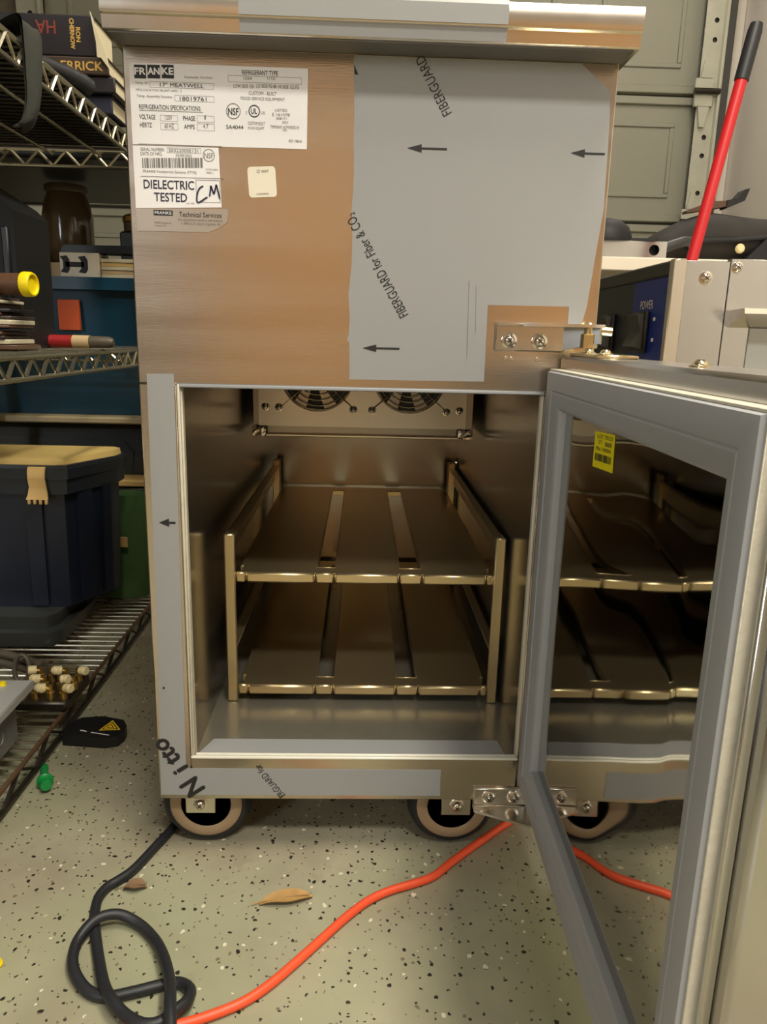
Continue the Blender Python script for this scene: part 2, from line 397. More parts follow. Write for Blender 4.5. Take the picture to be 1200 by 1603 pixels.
# ================================================================== STEEL CABINET
W = .432; ZB, ZT = .068, .800; OX0, OX1, OZ0, OZ1 = .0353, .3872, .1186, .5135; DEP = .74
cab = Th('refrigerated_cabinet', 'tall stainless steel refrigerated cabinet on casters with its door swung open', 'refrigerator')
b = MB()
b.box((0,0,OZ1),(W,.004,ZT),'steel',.0012)
shell = cab.part(b, 'header_panel')
b = MB(); b.box((0,0,ZB),(OX0,.004,OZ1),'steel',.0012); cab.part(b, 'stile')
b = MB(); b.box((OX1,0,ZB),(W,.004,OZ1),'steel',.0012); cab.part(b, 'stile')
b = MB(); b.box((OX0,0,ZB),(OX1,.004,OZ0),'steel',.0012); cab.part(b, 'bottom_rail')
b = MB()
b.box((0,.004,ZB),(.003,DEP,ZT),'steel'); b.box((W-.003,.004,ZB),(W,DEP,ZT),'steel'); b.box((.003,DEP-.003,ZB),(W-.003,DEP,ZT),'steel'); b.box((.003,.004,.100),(W-.003,DEP-.003,.106),'steel')
b.box((.003,.004,ZB),(W-.003,.007,.100),'steel')
cab.part(b, 'side_panels', smooth=0)
# countertop with turned-down lip: cross section in yz
def lip(x0, x1, m_):
    y = -.035
    prof = [(y+.001,.831),(y-.0012,.8298),(y-.0022,.8275),(y-.0022,.8135),(y-.0014,.8115),(y+.0012,.8105),(y+.0030,.8015),(y+.0045,.8005),(.03,.8005),(.03,.831)]
    b.prism([(x0,p[0],p[1]) for p in prof], (x1-x0,0,0), m_)
b = MB(); lip(-.0055, .438, 'steel_bright'); b.box((-.0055,.03,.8005),(.438,.76,.831),'steel')
top = cab.part(b, 'countertop')
b = MB(); y = -.0376
b.prism([(.106,y-.0004,.8126),(.106,y-.0008,.827),(.106,y+.0022,.8315),(.106,.10,.8316),(.106,.10,.8311),(.106,y+.0026,.8311),(.106,y,.827),(.106,y,.8126)], (.2195,0,0), 'film')
b.build('lip_film', top, smooth=0)
b = MB(); b.prism([(.106,-.0344,.8108),(.106,-.0325,.8016),(.106,-.0320,.8016),(.106,-.0336,.8104)],(.2195,0,0),'film'); b.build('lip_film', top)
b = MB(); b.box((-.002,-.029,.7992),(.434,-.001,.8004),'dull_grey'); b.build('underside_plate', top)  # dark sheet stands in for shade below the countertop
# liner (inside walls)
LX0, LX1, LY, LZ0, LZ1 = .0385, .3905, .668, .1165, .575
def inner(lo, hi, m_, name): return cab.part(MB().box(lo, hi, m_), name, smooth=0)
inner((LX0-.003,.006,LZ0),(LX0,LY,LZ1),'steel_liner','liner_side'); inner((LX1,.006,LZ0),(LX1+.003,LY,LZ1),'steel_liner','liner_side')
inner((LX0-.003,LY,LZ0),(LX1+.003,LY+.003,LZ1),'steel_liner','liner_back'); inner((LX0-.003,.006,LZ0-.003),(LX1+.003,LY+.003,LZ0),'steel_floor','liner_floor'); inner((LX0-.003,.006,LZ1),(LX1+.003,LY+.003,LZ1+.003),'steel_liner','liner_ceiling')
# throat strips between face and liner
b = MB(); b.box((OX0-.001,.003,OZ0-.001),(LX0+.001,.012,OZ1),'silicone',.001); b.box((OX0+.0002,-.0012,OZ0),(OX0+.0026,.004,OZ1),'silicone',.0008); cab.part(b, 'breaker_strip')
b = MB(); b.box((LX1-.0055,.003,OZ0),(OX1+.001,.012,OZ1),'silicone',.001); cab.part(b, 'breaker_strip')
b = MB(); b.box((OX0,-.002,OZ0-.0010),(OX1,.0015,OZ0+.0020),'caulk_white',.001); b.box((OX0,.0045,OZ0-.002),(OX1,.0085,OZ0+.0012),'caulk_white',.001); cab.part(b, 'breaker_strip')
b = MB(); b.box((OX0,-.0006,OZ1-.0032),(OX1,.004,OZ1+.0005),'gasket',.001); b.box((OX0,.004,OZ1-.001),(OX1,.03,OZ1+.003),'steel'); cab.part(b, 'breaker_strip')
b = MB(); b.prism([(.0415,.012,LZ0),(.375,.012,LZ0),(.372,.040,LZ0),(.052,.040,LZ0)],(0,0,.0009),'film'); cab.part(b, 'sill_film', label='pale strip of film on the cabinet floor')  # thin pale strip across the front of the liner floor

# ---- films and print on the face
FY = -.0006
def film(poly, name, **k):
    b = MB(); b.prism([(x, FY, z) for x, z in poly], (0,.0005,0), 'film'); return cab.part(b, name, smooth=0, **k)
wav = [(.1990,.7945),(.1996,.775),(.2003,.755),(.2000,.73),(.2006,.70),(.1990,.672),(.2001,.65),(.1996,.625),(.1972,.60),(.1985,.578),(.1978,.562),(.1962,.5585),(.1985,.555),(.1990,.5214)]
hf = film(wav + [(.3277,.5222),(.3274,.5930),(.404,.5935),(.404,.560),(.4135,.560),(.4209,.594),(.4250,.640),(.4288,.680),(.4276,.74),(.4259,.7765),(.3983,.7984),(.20,.7984)], 'protective_film', label='grey protective film with black print and arrows on the upper panel')
b = MB(); yy = FY-.0003
def arrow(x0, x1, z, hw=.0035, hl=.013, t=.0009):
    b.sheet([(x0,yy,z),(x0+hl,yy,z-hw),(x0+hl,yy,z+hw)],'print_black'); b.sheet([(x0+hl,yy,z-t),(x1,yy,z-t),(x1,yy,z+t),(x0+hl,yy,z+t)],'print_black')
for ar in ((.2476,.2831,.7258),(.3942,.4255,.7262),(.2109,.2459,.5510)):
    b = MB(); arrow(*ar); b.build('printed_arrow', hf, fixn=False, smooth=0)
b = MB()
d1 = Vector((-.515,0,.857)); u1 = Vector((-.857,0,-.515))
text(b, 'FIBERGUARD N', (.2898-.0035,yy,.7560), d1, u1, .0085, 'print_black', width=.062); b.build('film_print', hf, fixn=False, smooth=0); b = MB()
text(b, 'FIBERGUARD for Fiber & CO', (.2535,yy,.5830), d1, u1, .0090, 'print_black', width=.0995)
text(b, '2', (.2025,yy,.6692), d1, u1, .0045, 'print_black'); 
b.build('film_print', hf, fixn=False, smooth=0)
for x, z0, z1 in ((.3100,.5443,.614),(.3168,.5681,.6102)):
    b = MB(); b.sheet([(x,yy,z0),(x+.0004,yy,z0),(x-.001,yy,z1),(x-.0014,yy,z1)],'print_grey'); b.build('scratch', hf, fixn=False, smooth=0)
b = MB()
b.sheet([(.1995,yy,.791),(.2032,yy,.783),(.2000,yy,.7835)],'print_black')
cab_l = b.build('film_mark', hf, fixn=False, smooth=0)
lf = film([(.0080,.5224),(.0333,.5229),(.0325,.40),(.0312,.25),(.0298,.1186),(.0298,.1055),(.3043,.1053),(.3038,.092),(.3045,.0735),(.0016,.0735),(.0032,.15),(.0062,.30)], 'frame_film', label='grey protective film strip on the left stile and bottom rail')
b = MB(); arrow(.0130,.0293,.3777,.0042,.010,.0011); b.build('printed_arrow', lf, fixn=False, smooth=0); b = MB()
text(b, 'N', (.0490,yy,.0826), Vector((-.58,0,.815)), Vector((-.815,0,-.58)), .0215, 'print_black', width=.0165, bold=.0010)
dn = Vector((-.56,0,.83)); un = Vector((-.83,0,-.56))
text(b, 'i', (.0315,yy,.1070), dn, un, .0165, 'print_black', width=.004, bold=.0006)
text(b, 'tto', (.0255,yy,.1170), dn, un, .0155, 'print_black', width=.031, bold=.0009); b.build('film_print', lf, fixn=False, smooth=0); b = MB()
text(b, 'ERGUARD for', (.1358,yy,.0740), Vector((-.60,0,.80)), Vector((-.80,0,-.60)), .0074, 'print_black', width=.0465); b.build('film_print', lf, fixn=False, smooth=0); b = MB()
b.sheet([(.0095-.001,yy,.199),(.0105,yy,.198),(.0112,yy,.200),(.0098,yy,.2012)],'print_black')
b.build('film_mark', lf, fixn=False, smooth=0)

# ---- labels.  Coordinates on the label sheet are taken from a 1086 x 485 unit layout
def fx(X, Y): return .0058+(X-42)/1086*.1537
def fzz(X, Y): return .7862-(Y-(70+(X-40)*.035))/485*.0648
def lt(b, txt, xa, xb, yc, hh, mname='print_grey', bold=0):
    o = (fx(xa,yc), yl, fzz(xa, yc)-hh/485*.0648/2); text(b, txt, o, X1, Z1, hh/485*.0648, mname, width=fx(xb,0)-fx(xa,0), bold=bold)
def frame(b, xa, ya, xb, yb, mname='print_grey', t=.00022):
    x0, x1 = fx(xa,0), fx(xb,0); z1, z0 = fzz(xa,ya), fzz(xa,yb)
    for q in (((x0,z0),(x1,z0+t)),((x0,z1-t),(x1,z1)),((x0,z0),(x0+t,z1)),((x1-t,z0),(x1,z1))):
        (a, c_), (d, e) = q; b.sheet([(a,yl,c_),(d,yl,c_),(d,yl,e),(a,yl,e)], mname)
def label_sheet(poly, name, mname, **k):
    bb = MB(); bb.prism([(x, -.0009, z) for x, z in poly], (0,.0008,0), mname); return cab.part(bb, name, smooth=0, **k)
def ring(b, cx, cz, r, t, mname, n=28):
    V = []; F = []
    for j in range(n):
        q = 2*math.pi*j/n; V += [(cx+r*math.cos(q), yl, cz+r*math.sin(q)), (cx+(r-t)*math.cos(q), yl, cz+(r-t)*math.sin(q))]
    for j in range(n): F.append((2*j, 2*j+1, 2*((j+1) % n)+1, 2*((j+1) % n)))
    b.add(V, F, mname)
yl = -.0012
L1 = label_sheet([(.0056,.7214),(.1585,.7220),(.1595,.7864),(.0058,.7862)], 'rating_label', 'paper_white', label='large white rating label with grey print')
b = MB()
for xa, xb, t in ((72,143,'FR'),(152,228,'AN'),(238,311,'KE')):
    x0, x1 = fx(xa,0), fx(xb,0); z1, z0 = fzz(xa,84), fzz(xa,163); b.sheet([(x0,yl,z0),(x1,yl,z0),(x1,yl,z1),(x0,yl,z1)],'print_black')
    yl -= .0002; text(b, t, (x0+.0005,yl,z0+.0030), X1, Z1, .0052, 'paper_white', width=x1-x0-.001, bold=.00025); yl += .0002
for a in [('Fayetteville, TN 37334',375,545,158,16),('Temp. ID',75,152,190,16),('MFG LOCATION (PLANT #791)',78,335,232,18),('Temp. Assembly Number',80,300,268,20),('1034',735,785,163,20),('11 OZ',880,930,163,20),
          ('SERIAL DATA ON UNIT',120,120,120,16) if False else ('LOW SIDE 150',672,795,208,22),('LO SIDE PSI 88  HI SIDE 152 PSI',812,1072,208,22),('CUSTOM - BUILT',765,935,250,22),('FOOD SERVICE EQUIPMENT',715,985,282,22),
          ('120V',247,292,395,28),('60 HZ',243,300,445,28),('1',490,498,395,26),('4.7',480,512,448,26),('LISTED',925,1000,352,16),('E 161078',908,1015,378,18),('308171',932,995,402,16),('CUSTOM BUILT',757,862,430,20),('FOOD EQUIPT',757,858,460,18),('2023',968,1005,425,16),('TEMPORARY AUTHORIZED BY',895,1075,452,18),('USA',970,998,472,14),('REV 1984-B',1010,1090,538,18),('C',745,754,368,18),('US',838,862,368,18)]:
    lt(b, *a)
for a in [('17" MEATWELL',225,490,200,24),('18019761',342,505,282,24),('REFRIGERATION SPECIFICATIONS:',92,470,330,28),('VOLTAGE',90,188,390,28),('HERTZ',92,165,438,28),('PHASE',358,432,400,28),('AMPS',362,428,450,28),('REFRIGERANT TYPE',725,945,128,28),('SA4044',622,728,452,24)]:
    lt(b, *a, 'print_black')
for q in ((162,180,552,216),(350,225,352,248),(312,262,552,298),(218,380,325,416),(218,428,325,468),(444,384,550,424),(444,432,550,474),(640,145,1090,185)): frame(b, *q)
for r_ in ((92,350,480,353),): frame(b, *r_)
ring(b, fx(668,0), fzz(668,358), .0063, .0006, 'print_grey'); text(b, 'NSF', (fx(636,0),yl,fzz(636,358)-.0030), X1, Z1, .0056, 'print_black', width=.0090, bold=.0001)
ring(b, fx(797,0), fzz(797,358), .0050, .0008, 'print_black'); text(b, 'UL', (fx(777,0),yl,fzz(777,358)-.0020), X1, Z1, .0042, 'print_black', width=.0052, bold=.0001)
b.build('label_print', L1, fixn=False, smooth=0)
L2 = label_sheet([(.0057,.6686),(.0821,.6714),(.0806,.7208),(.0056,.7204)], 'test_label', 'paper_white', label='white test label with a barcode and a handwritten mark')
b = MB()
for a in [('SERIAL NUMBER',88,235,585,20),('DATE OF MFG.',88,222,612,20),('50322000E131',262,445,592,22),('03/09/2022',305,405,625,18),('FRANKE Foodservice Systems (FTYS)',98,430,722,22),('CSTD-NSF4',488,565,712,12),('1999-1',490,535,732,12),('SX-1982',362,412,922,10)]: lt(b, *a)
frame(b, 252,575,462,608); frame(b, 75,552,592,555); frame(b, 80,750,600,753)
rb = random.Random(3); xq = 95
while xq < 470:
    wd = rb.choice((5,7,10,14)); x0, x1 = fx(xq,0), fx(min(xq+wd,476),0); z1, z0 = fzz(xq,640), fzz(xq,700); b.sheet([(x0,yl,z0),(x1,yl,z0),(x1,yl,z1),(x0,yl,z1)],'print_grey'); xq += wd+rb.choice((4,5,7))
ring(b, fx(510,0), fzz(510,625), .0052, .0005, 'print_grey'); text(b, 'NSF', (fx(483,0),yl,fzz(483,625)-.0024), X1, Z1, .0046, 'print_grey', width=.0076)
lt(b, 'DIELECTRIC', 98, 412, 800, 54, 'print_blue_black', .00012); lt(b, 'TESTED', 160, 365, 880, 54, 'print_blue_black', .00012)
frame(b, 424,775,575,915,'print_blue_black',.0003)
def stroke(pts, r=.0007):
    P = [(fx(x,y), fzz(x,y)) for x, y in pts]; P = [(p.x, p.z) for p in bez([(x,0,z) for x, z in P], 5)]
    V = []; F = []
    for i, (x, z) in enumerate(P):
        a, c_ = P[max(i-1,0)], P[min(i+1,len(P)-1)]; dx, dz = c_[0]-a[0], c_[1]-a[1]; l_ = math.hypot(dx,dz) or 1; V += [(x-dz/l_*r,yl-.0002,z+dx/l_*r),(x+dz/l_*r,yl-.0002,z-dx/l_*r)]
    for i in range(len(P)-1): F.append((2*i,2*i+1,2*i+3,2*i+2))
    b.add(V, F, 'print_blue_black')
stroke([(470,815),(445,830),(430,870),(428,910),(445,915),(480,892),(495,885)]); stroke([(508,880),(515,835),(518,815),(530,850),(536,862),(546,830),(552,808),(562,850),(572,895)])
b.build('label_print', L2, fixn=False, smooth=0)
L3 = label_sheet([(.0064,.6494),(.0700,.6500),(.0790,.6535),(.0869,.6590),(.0884,.6675),(.0870,.6702),(.0055,.6680)], 'service_label', 'film_clear', label='silvery service label under the white test label')
b = MB(); lt(b, 'Technical Services', 312, 580, 990, 32, 'print_black'); lt(b, 'For equipment service information', 305, 585, 1025, 20); lt(b, '1-800-537-2653 Option 46', 325, 572, 1050, 20); lt(b,'FRANKE, Customer care',155,262,1043,14); lt(b,'Fayetteville TN',158,225,1062,12)
x0, x1 = fx(152,0), fx(272,0); z1, z0 = fzz(152,962), fzz(152,996); b.sheet([(x0,yl,z0),(x1,yl,z0),(x1,yl,z1),(x0,yl,z1)],'print_black'); yl -= .0002; text(b,'FRANKE',(x0+.001,yl,z0+.001),X1,Z1,.0026,'paper_white',width=.015); yl += .0002
b.build('label_print', L3, fixn=False, smooth=0)
def rr(x0, z0, x1, z1, r, rot=0, n=5):
    P = []; cx, cz = (x0+x1)/2, (z0+z1)/2
    for (ax, az, q0) in ((x1-r,z1-r,0),(x0+r,z1-r,90),(x0+r,z0+r,180),(x1-r,z0+r,270)):
        for j in range(n+1):
            q = math.radians(q0+90*j/n); P.append((ax+r*math.cos(q), az+r*math.sin(q)))
    c_, s_ = math.cos(rot), math.sin(rot); return [(cx+(x-cx)*c_-(z-cz)*s_, cz+(x-cx)*s_+(z-cz)*c_) for x, z in P]
L4 = label_sheet(rr(.1063,.6810,.1311,.7066,.003,.06), 'square_sticker', 'paper_cream', label='small rounded cream sticker right of the test label')
b = MB(); text(b,'BEEP',(.1185,yl,.7016),Vector((.998,0,.06)),Vector((-.06,0,.998)),.0020,'print_grey',width=.0062); ring(b,.1155,.7024,.0014,.0003,'print_grey')
text(b,'10204980',(.1138,yl,.6828),Vector((.998,0,.06)),Vector((-.06,0,.998)),.0014,'print_grey',width=.0105)
b.build('label_print', L4, fixn=False, smooth=0)

# ---- hardware helper: cap screw with washer on a plane
def screw(b, c_, axis, r, mname='chrome', h=.004, wash=True):
    ax = Vector(axis).normalized(); c_ = Vector(c_)
    if wash: b.lathe([(r*1.45,0),(r*1.45,.0008),(r*1.3,.0012),(0,.0012)], c_, ax, mname, 20)
    b.lathe([(r,0),(r,h*.45),(r*.86,h*.78),(r*.55,h),(0,h*1.02)], c_, ax, mname, 18)
    a = ax.orthogonal().normalized(); bb = ax.cross(a)
    for u in (a, bb):
        v_ = ax.cross(u); p = c_+ax*(h*1.0); q = r*.5; t = r*.09
        b.add([p+u*q+v_*t, p-u*q+v_*t, p-u*q-v_*t, p+u*q-v_*t, p+u*q+v_*t+ax*.0004, p-u*q+v_*t+ax*.0004, p-u*q-v_*t+ax*.0004, p+u*q-v_*t+ax*.0004],[(0,1,2,3),(7,6,5,4),(0,4,5,1),(1,5,6,2),(2,6,7,3),(3,7,4,0)],'wire_dark')

# ---- upper hinge
b = MB(); b.box((.3355,-.004,.5515),(.402,0,.5765),'steel_door',.0012); b.box((.3355,-.012,.5745),(.405,0,.5775),'steel_bright',.001)
b.prism([(.402,-.0005,.5535),(.402,-.0005,.5765),(.432,-.018,.5765),(.432,-.018,.5600)],(-.003,-.003,0),'steel_door')
b.prism([(.36,-.012,.5745),(.405,-.012,.5745),(.405,0,.5745),(.432,-.002,.5745),(.432,-.026,.5745),(.415,-.03,.5745)],(0,0,.0028),'steel_bright')
uh = cab.part(b, 'hinge_plate', label='steel upper hinge plate with two bolts')
for x in (.3487,.3774):
    b = MB(); screw(b,(x,-.004,.5610),(0,-1,0),.0052,h=.005); b.build('bolt', uh)
b = MB(); b.lathe([(.0085,0),(.0085,.012),(.0075,.013),(0,.013)],(.4215,-.012,.5560),(0,0,1),'zinc',6); b.lathe([(.0055,.013),(.0055,.0215),(.004,.023),(0,.023)],(.4215,-.012,.5560),(0,0,1),'zinc',20); b.build('pin', uh)
b = MB(); b.tube([(.426,-.013,.572),(.442,-.014,.571)],.0042,'zinc',12); b.build('set_screw', uh)
for x, z in ((.347,.5445),(.3525,.5440),(.377,.5440)):
    b = MB(); b.lathe([(.0022,0),(.0018,.0008),(0,.0011)],(x,0,z),(0,-1,0),'steel_bright',12); cab.part(b, 'rivet')
# ---- lower hinge
b = MB(); b.box((.3405,-.0035,.0640),(.4095,0,.0850),'steel_bright',.0012); b.prism([(.3405,0,.0640),(.3405,-.012,.0640),(.395,-.038,.0640),(.420,-.038,.0640),(.420,0,.0640)],(0,0,-.0028),'steel_bright')
lh = cab.part(b, 'hinge_plate', label='bright lower hinge plate with two bolts')
for x in (.3570,.3846):
    b = MB(); screw(b,(x,-.0035,.0748),(0,-1,0),.0050,h=.007); b.build('bolt', lh)

# ---- evaporator housing with two fans
EY = .40
b = MB(); b.box((.049,EY,.4165),(.3800,.66,LZ1),'steel_liner',.001)
ev = cab.part(b, 'evaporator_housing', label='steel fan housing at the back of the compartment')
b = MB(); fz, fr = .5062, .0555; yp = EY-.004
b.box((.0585,yp,.4285),(.3685,EY+.0,.445),'steel_door'); midx = .2140
b.holecell(.0585,midx,.445,.575,.1457,fz,fr,yp,.0038,'steel_door','fan_dark',40); b.holecell(midx,.3685,.445,.575,.2823,fz,fr,yp,.0038,'steel_door','fan_dark',40)
b.build('face_plate', ev, smooth=0)
b = MB(); b.box((.049,EY-.0105,.4135),(.3800,EY,.4172),'steel_bright',.0008); b.build('drip_ledge', ev)
for cx in (.1457,.2823):
    b = MB(); b.lathe([(fr*1.0,-.0004),(0,-.0004)],(cx,EY,fz),(0,-1,0),'fan_dark',40)
    b.lathe([(.020,.0005),(.020,.0025),(0,.0028)],(cx,EY,fz),(0,-1,0),'black_plastic',24)
    for j in range(7):
        q0 = 2*math.pi*j/7; P = []
        for r_, dq in ((.019,-.25),(.053,-.10),(.053,.42),(.019,.25)): P.append((cx+r_*math.cos(q0+dq), EY-.0008-(.0016 if dq > 0 else 0), fz+r_*math.sin(q0+dq)))
        b.sheet(P, 'black_plastic')
    fan = b.build('fan', ev)
    b = MB()
    for r_ in (.0145,.0225,.0305,.0385,.0465,.0530):
        b.tube([(cx+r_*math.cos(2*math.pi*j/36), yp-.004, fz+r_*math.sin(2*math.pi*j/36)) for j in range(36)], .00085, 'wire_chrome', 6, closed=True)
    for sx in (-1,1):
        for sz in (-1,1): b.tube([(cx+sx*.010,yp-.0052,fz+sz*.010),(cx+sx*.040,yp-.0052,fz+sz*.0375),(cx+sx*.0565,yp-.001,fz+sz*.0515)], .0009, 'wire_chrome', 6)
    b.build('fan_guard', ev)
for x, z in ((.0687,.4568),(.0887,.4562),(.1994,.4548),(.2272,.4545),(.3389,.4540),(.3582,.4564)):
    b = MB(); screw(b,(x,yp,z),(0,-1,0),.0042,h=.0042,wash=True); b.build('screw', ev)
rb = random.Random(21)
for cx, w_ in ((.060,.020),(.368,.022)):
    b = MB(); V = []; F = []; n_ = 7
    for i in range(n_):
        for j in range(5): V.append((cx-w_/2+w_*i/(n_-1), EY-.0115-rb.uniform(0,.0022), .4145+.013*j/4+rb.uniform(-.001,.001)))
    for i in range(n_-1):
        for j in range(4): F.append((i*5+j,(i+1)*5+j,(i+1)*5+j+1,i*5+j+1))
    b.add(V, F, 'chrome'); b.build('foil_tape', ev, smooth=0)
b = MB(); b.lathe([(.006,0),(.005,.003),(.003,.004),(0,.004)],(.385,.60,.345),(-1,0,0),'chrome',14); cab.part(b, 'stud')

# ---- casters
def caster(x, y0, sgn, dz=0):
    b = MB(); yf = y0; hw = .0165
    b.box((x-sgn*.004-.017, yf-.0065, .043),(x-sgn*.004+.016, yf-.0035, .100),'steel_bright',.0012); b.box((x-sgn*.004-.016, yf+.041, .049),(x-sgn*.004+.013, yf+.044, .100),'steel_bright',.0012); b.box((x-.024,yf-.0065,.0985),(x+.024,yf+.05,.1005),'steel_bright')
    fk = cab.part(b, 'caster', label='caster with a black tyre and tan wheel')
    c_ = (x, yf+.020, .050)
    b = MB(); b.lathe([(.0395,-.019),(.044,-.0185),(.0485,-.013),(.0500,-.006),(.0500,.006),(.0485,.013),(.044,.0185),(.0395,.019),(.0395,-.019)], c_, (0,1,0), 'tyre', 44); b.build('tyre', fk)
    b = MB(); b.lathe([(.0398,-.0190),(.0375,-.0205),(.0300,-.0205),(.0262,-.0180),(.0250,-.006),(.0250,.006),(.0255,.0165),(.0375,.0205),(.0398,.0190),(.0398,-.0190)], c_, (0,1,0), 'wheel_tan', 44); b.build('wheel', fk)
    b = MB(); b.lathe([(.0250,-.007),(.012,-.007),(.010,-.019),(.004,-.019),(.004,.019),(.0250,.007)], c_, (0,1,0), 'tyre', 30); b.build('hub', fk)
    b = MB(); screw(b,(x-sgn*.004, yf-.0065,.0560),(0,-1,0),.0055,h=.006); b.build('bolt', fk)
caster(.0455,.016,1); caster(.3205,.014,-1); caster(.06,.66,1); caster(.372,.66,-1)

# ---- door (swung open about ninety degrees)
AL = math.radians(-91.4); e = Vector((math.cos(AL), math.sin(AL), 0)); nrm = Vector((math.sin(AL), -math.cos(AL), 0)); P0 = Vector((.385,0,0))
def D(s, z, off): return P0 + e*s + nrm*off + Z1*z
DM = Matrix((( e.x, nrm.x, 0, P0.x),( e.y, nrm.y, 0, P0.y),(0,0,1,0),(0,0,0,1)))   # (s, off, z) -> world
GO = .014
b = MB(); b.box((.004,-GO-.052,.060),(.432,-GO,.5485),'steel_door',.003,DM)
door = cab.part(b, 'door', label='open steel door with a mirror-like inner panel')
# gasket: mitred frame swept around a rectangle
S0, S1, G0, G1 = .014, .414, .1005, .5345
prof = [(0,-GO),(0,-.003),(.0010,-.0006),(.0030,0),(.0165,-.0008),(.0182,-.0022),(.0196,-.0014),(.0300,-.0040),(.0338,-.0064),(.0350,-.0090),(.0352,-GO)]
V = []; F = []; k = len(prof)
for (cs, cz, ds, dz) in ((S0,G0,1,1),(S1,G0,-1,1),(S1,G1,-1,-1),(S0,G1,1,-1)):
    for t, h in prof: V.append(D(cs+ds*t, cz+dz*t, h))
for i in range(4):
    i2 = (i+1) % 4
    for j in range(k-1): F.append((i*k+j, i*k+j+1, i2*k+j+1, i2*k+j))
b = MB(); b.add(V, F, 'gasket'); b.build('door_gasket', door, smooth=30, label='grey magnetic door gasket')
# bright edge strips round the inner pan, standing beside the gasket
b = MB()
for lo, hi in (((S0-.0018,-GO,G1),(S1+.0018,-.003,G1+.0018)),((S1,-GO,G0),(S1+.0018,-.003,G1)),((S0,-GO,G0-.0018),(S1,-.003,G0))): b.box(lo, hi, 'silicone', .0004, DM)
b.box((S1+.004,-GO,G0),(S1+.0075,-GO+.006,G1),'steel_door',.001,DM)
b.build('gasket_edge', door)
# inner panel: slightly wavy sheet
pa, pb, pc, pd = S0+.034, S1-.034, G0+.034, G1-.034; nx, nz = 64, 64; V = []; F = []
def psurf(s_, z_):
    u = min(1, max(0, (s_-pa)/(pb-pa))); v_ = min(1, max(0, (z_-pc)/(pd-pc)))
    edge = min(1, u*8, (1-u)*8)*min(1, v_*8, (1-v_)*8)
    wob = .00045*math.sin(u*7.2+.5+v_*.8)+.00020*math.sin(u*13+v_*5)+.0002*math.sin(v_*8.5+u*2)
    return -GO+.0018+.0013*math.sin(math.pi*u)*math.sin(math.pi*v_)+wob*edge
for i in range(nx+1):
    for j in range(nz+1):
        s_ = pa+(pb-pa)*i/nx; z_ = pc+(pd-pc)*j/nz; u = i/nx; v_ = j/nz
        V.append(D(s_, z_, psurf(s_, z_)))
for i in range(nx):
    for j in range(nz): F.append((i*(nz+1)+j, (i+1)*(nz+1)+j, (i+1)*(nz+1)+j+1, i*(nz+1)+j+1))
b = MB(); b.add(V, F, 'steel_mirror'); b.build('inner_panel', door, smooth=180, label='mirror-like wavy steel inner panel')
# yellow sticker with print
b = MB()
def ds(s_, z_, o_=0): return D(s_, z_, psurf(s_, z_)+.0003+o_)
def st(u, v_, o_=0): return ds(.1448+.0490*u+.0016*(1-v_), .4668+.0275*v_+.0030*u, o_)
N_ = 8; V = [st(i/N_, j/N_) for i in range(N_+1) for j in range(N_+1)]
b.add(V, [(i*(N_+1)+j, (i+1)*(N_+1)+j, (i+1)*(N_+1)+j+1, i*(N_+1)+j+1) for i in range(N_) for j in range(N_)], 'yellow_sticker')
def stext(txt, u0, u1, v0, v1):
    V_, F_, x0, x1, y0_, y1_ = glyphs(txt); b.add([st(u0+(v[0]-x0)/(x1-x0)*(u1-u0), v0+(v[1]-y0_)/(y1_-y0_)*(v1-v0), .0002) for v in V_], F_, 'print_black')
stext('LOT 70121', .15, .9, .82, .93); stext('QTY 1', .22, .42, .66, .78); stext('8880', .55, .88, .64, .76); stext('PN 19004', .12, .85, .48, .59)
rb = random.Random(5); q = .10
while q < .88:
    wd = rb.choice((.018,.028,.045)); b.add([st(q,.20,.0002),st(q+wd,.20,.0002),st(q+wd,.40,.0002),st(q,.40,.0002)],[(0,1,2,3)],'print_black'); q += wd+rb.choice((.016,.026))
b.build('door_sticker', door, smooth=0, fixn=False, label='yellow barcode sticker')
# hinge leaf on the door top, screws on its edge
b = MB(); b.box((.020,-GO-.040,.5485),(.105,-GO-.004,.5515),'zinc',.001,DM); b.build('hinge_leaf', door)
for s_ in (.034,.085,.275):
    b = MB(); screw(b, D(s_,.5515 if s_ < .2 else .5485,-GO-.018),(0,0,1),.0045,'zinc',h=.004); b.build('bolt', door)

# ================================================================== RACK INSERT inside the compartment
ins = Th('shelf_insert', 'removable steel rack with two slotted shelves inside the cabinet', 'rack', (.22,.38,LZ0))
y0, y1 = .128, .640
for x0 in (.0515,.3735):
    b = MB(); b.box((x0,y0,LZ0+.0005),(x0+.0132,y0+.004,.3325),'steel_shelf',.0018); b.box((x0 if x0 < .2 else x0+.0112,y0+.004,LZ0+.0005),(x0+.002 if x0 < .2 else x0+.0132,y0+.026,.330),'steel_shelf',.0006); ins.part(b, 'front_post')
    b = MB(); b.box((x0,y1-.016,LZ0+.0005),(x0+.0132,y1,.3385),'steel_shelf',.0012); ins.part(b, 'rear_post')
    for zt, hh in ((.3290,.030),(.190,.022)):
        b = MB(); xo = x0 if x0 < .2 else x0+.0102
        b.box((xo,y0+.004,zt-hh),(xo+.003,y1-.016,zt),'steel_shelf',.0008); b.box((x0,y0+.004,zt-.003),(x0+.0132,y1-.016,zt),'steel_shelf',.001); ins.part(b, 'side_rail')
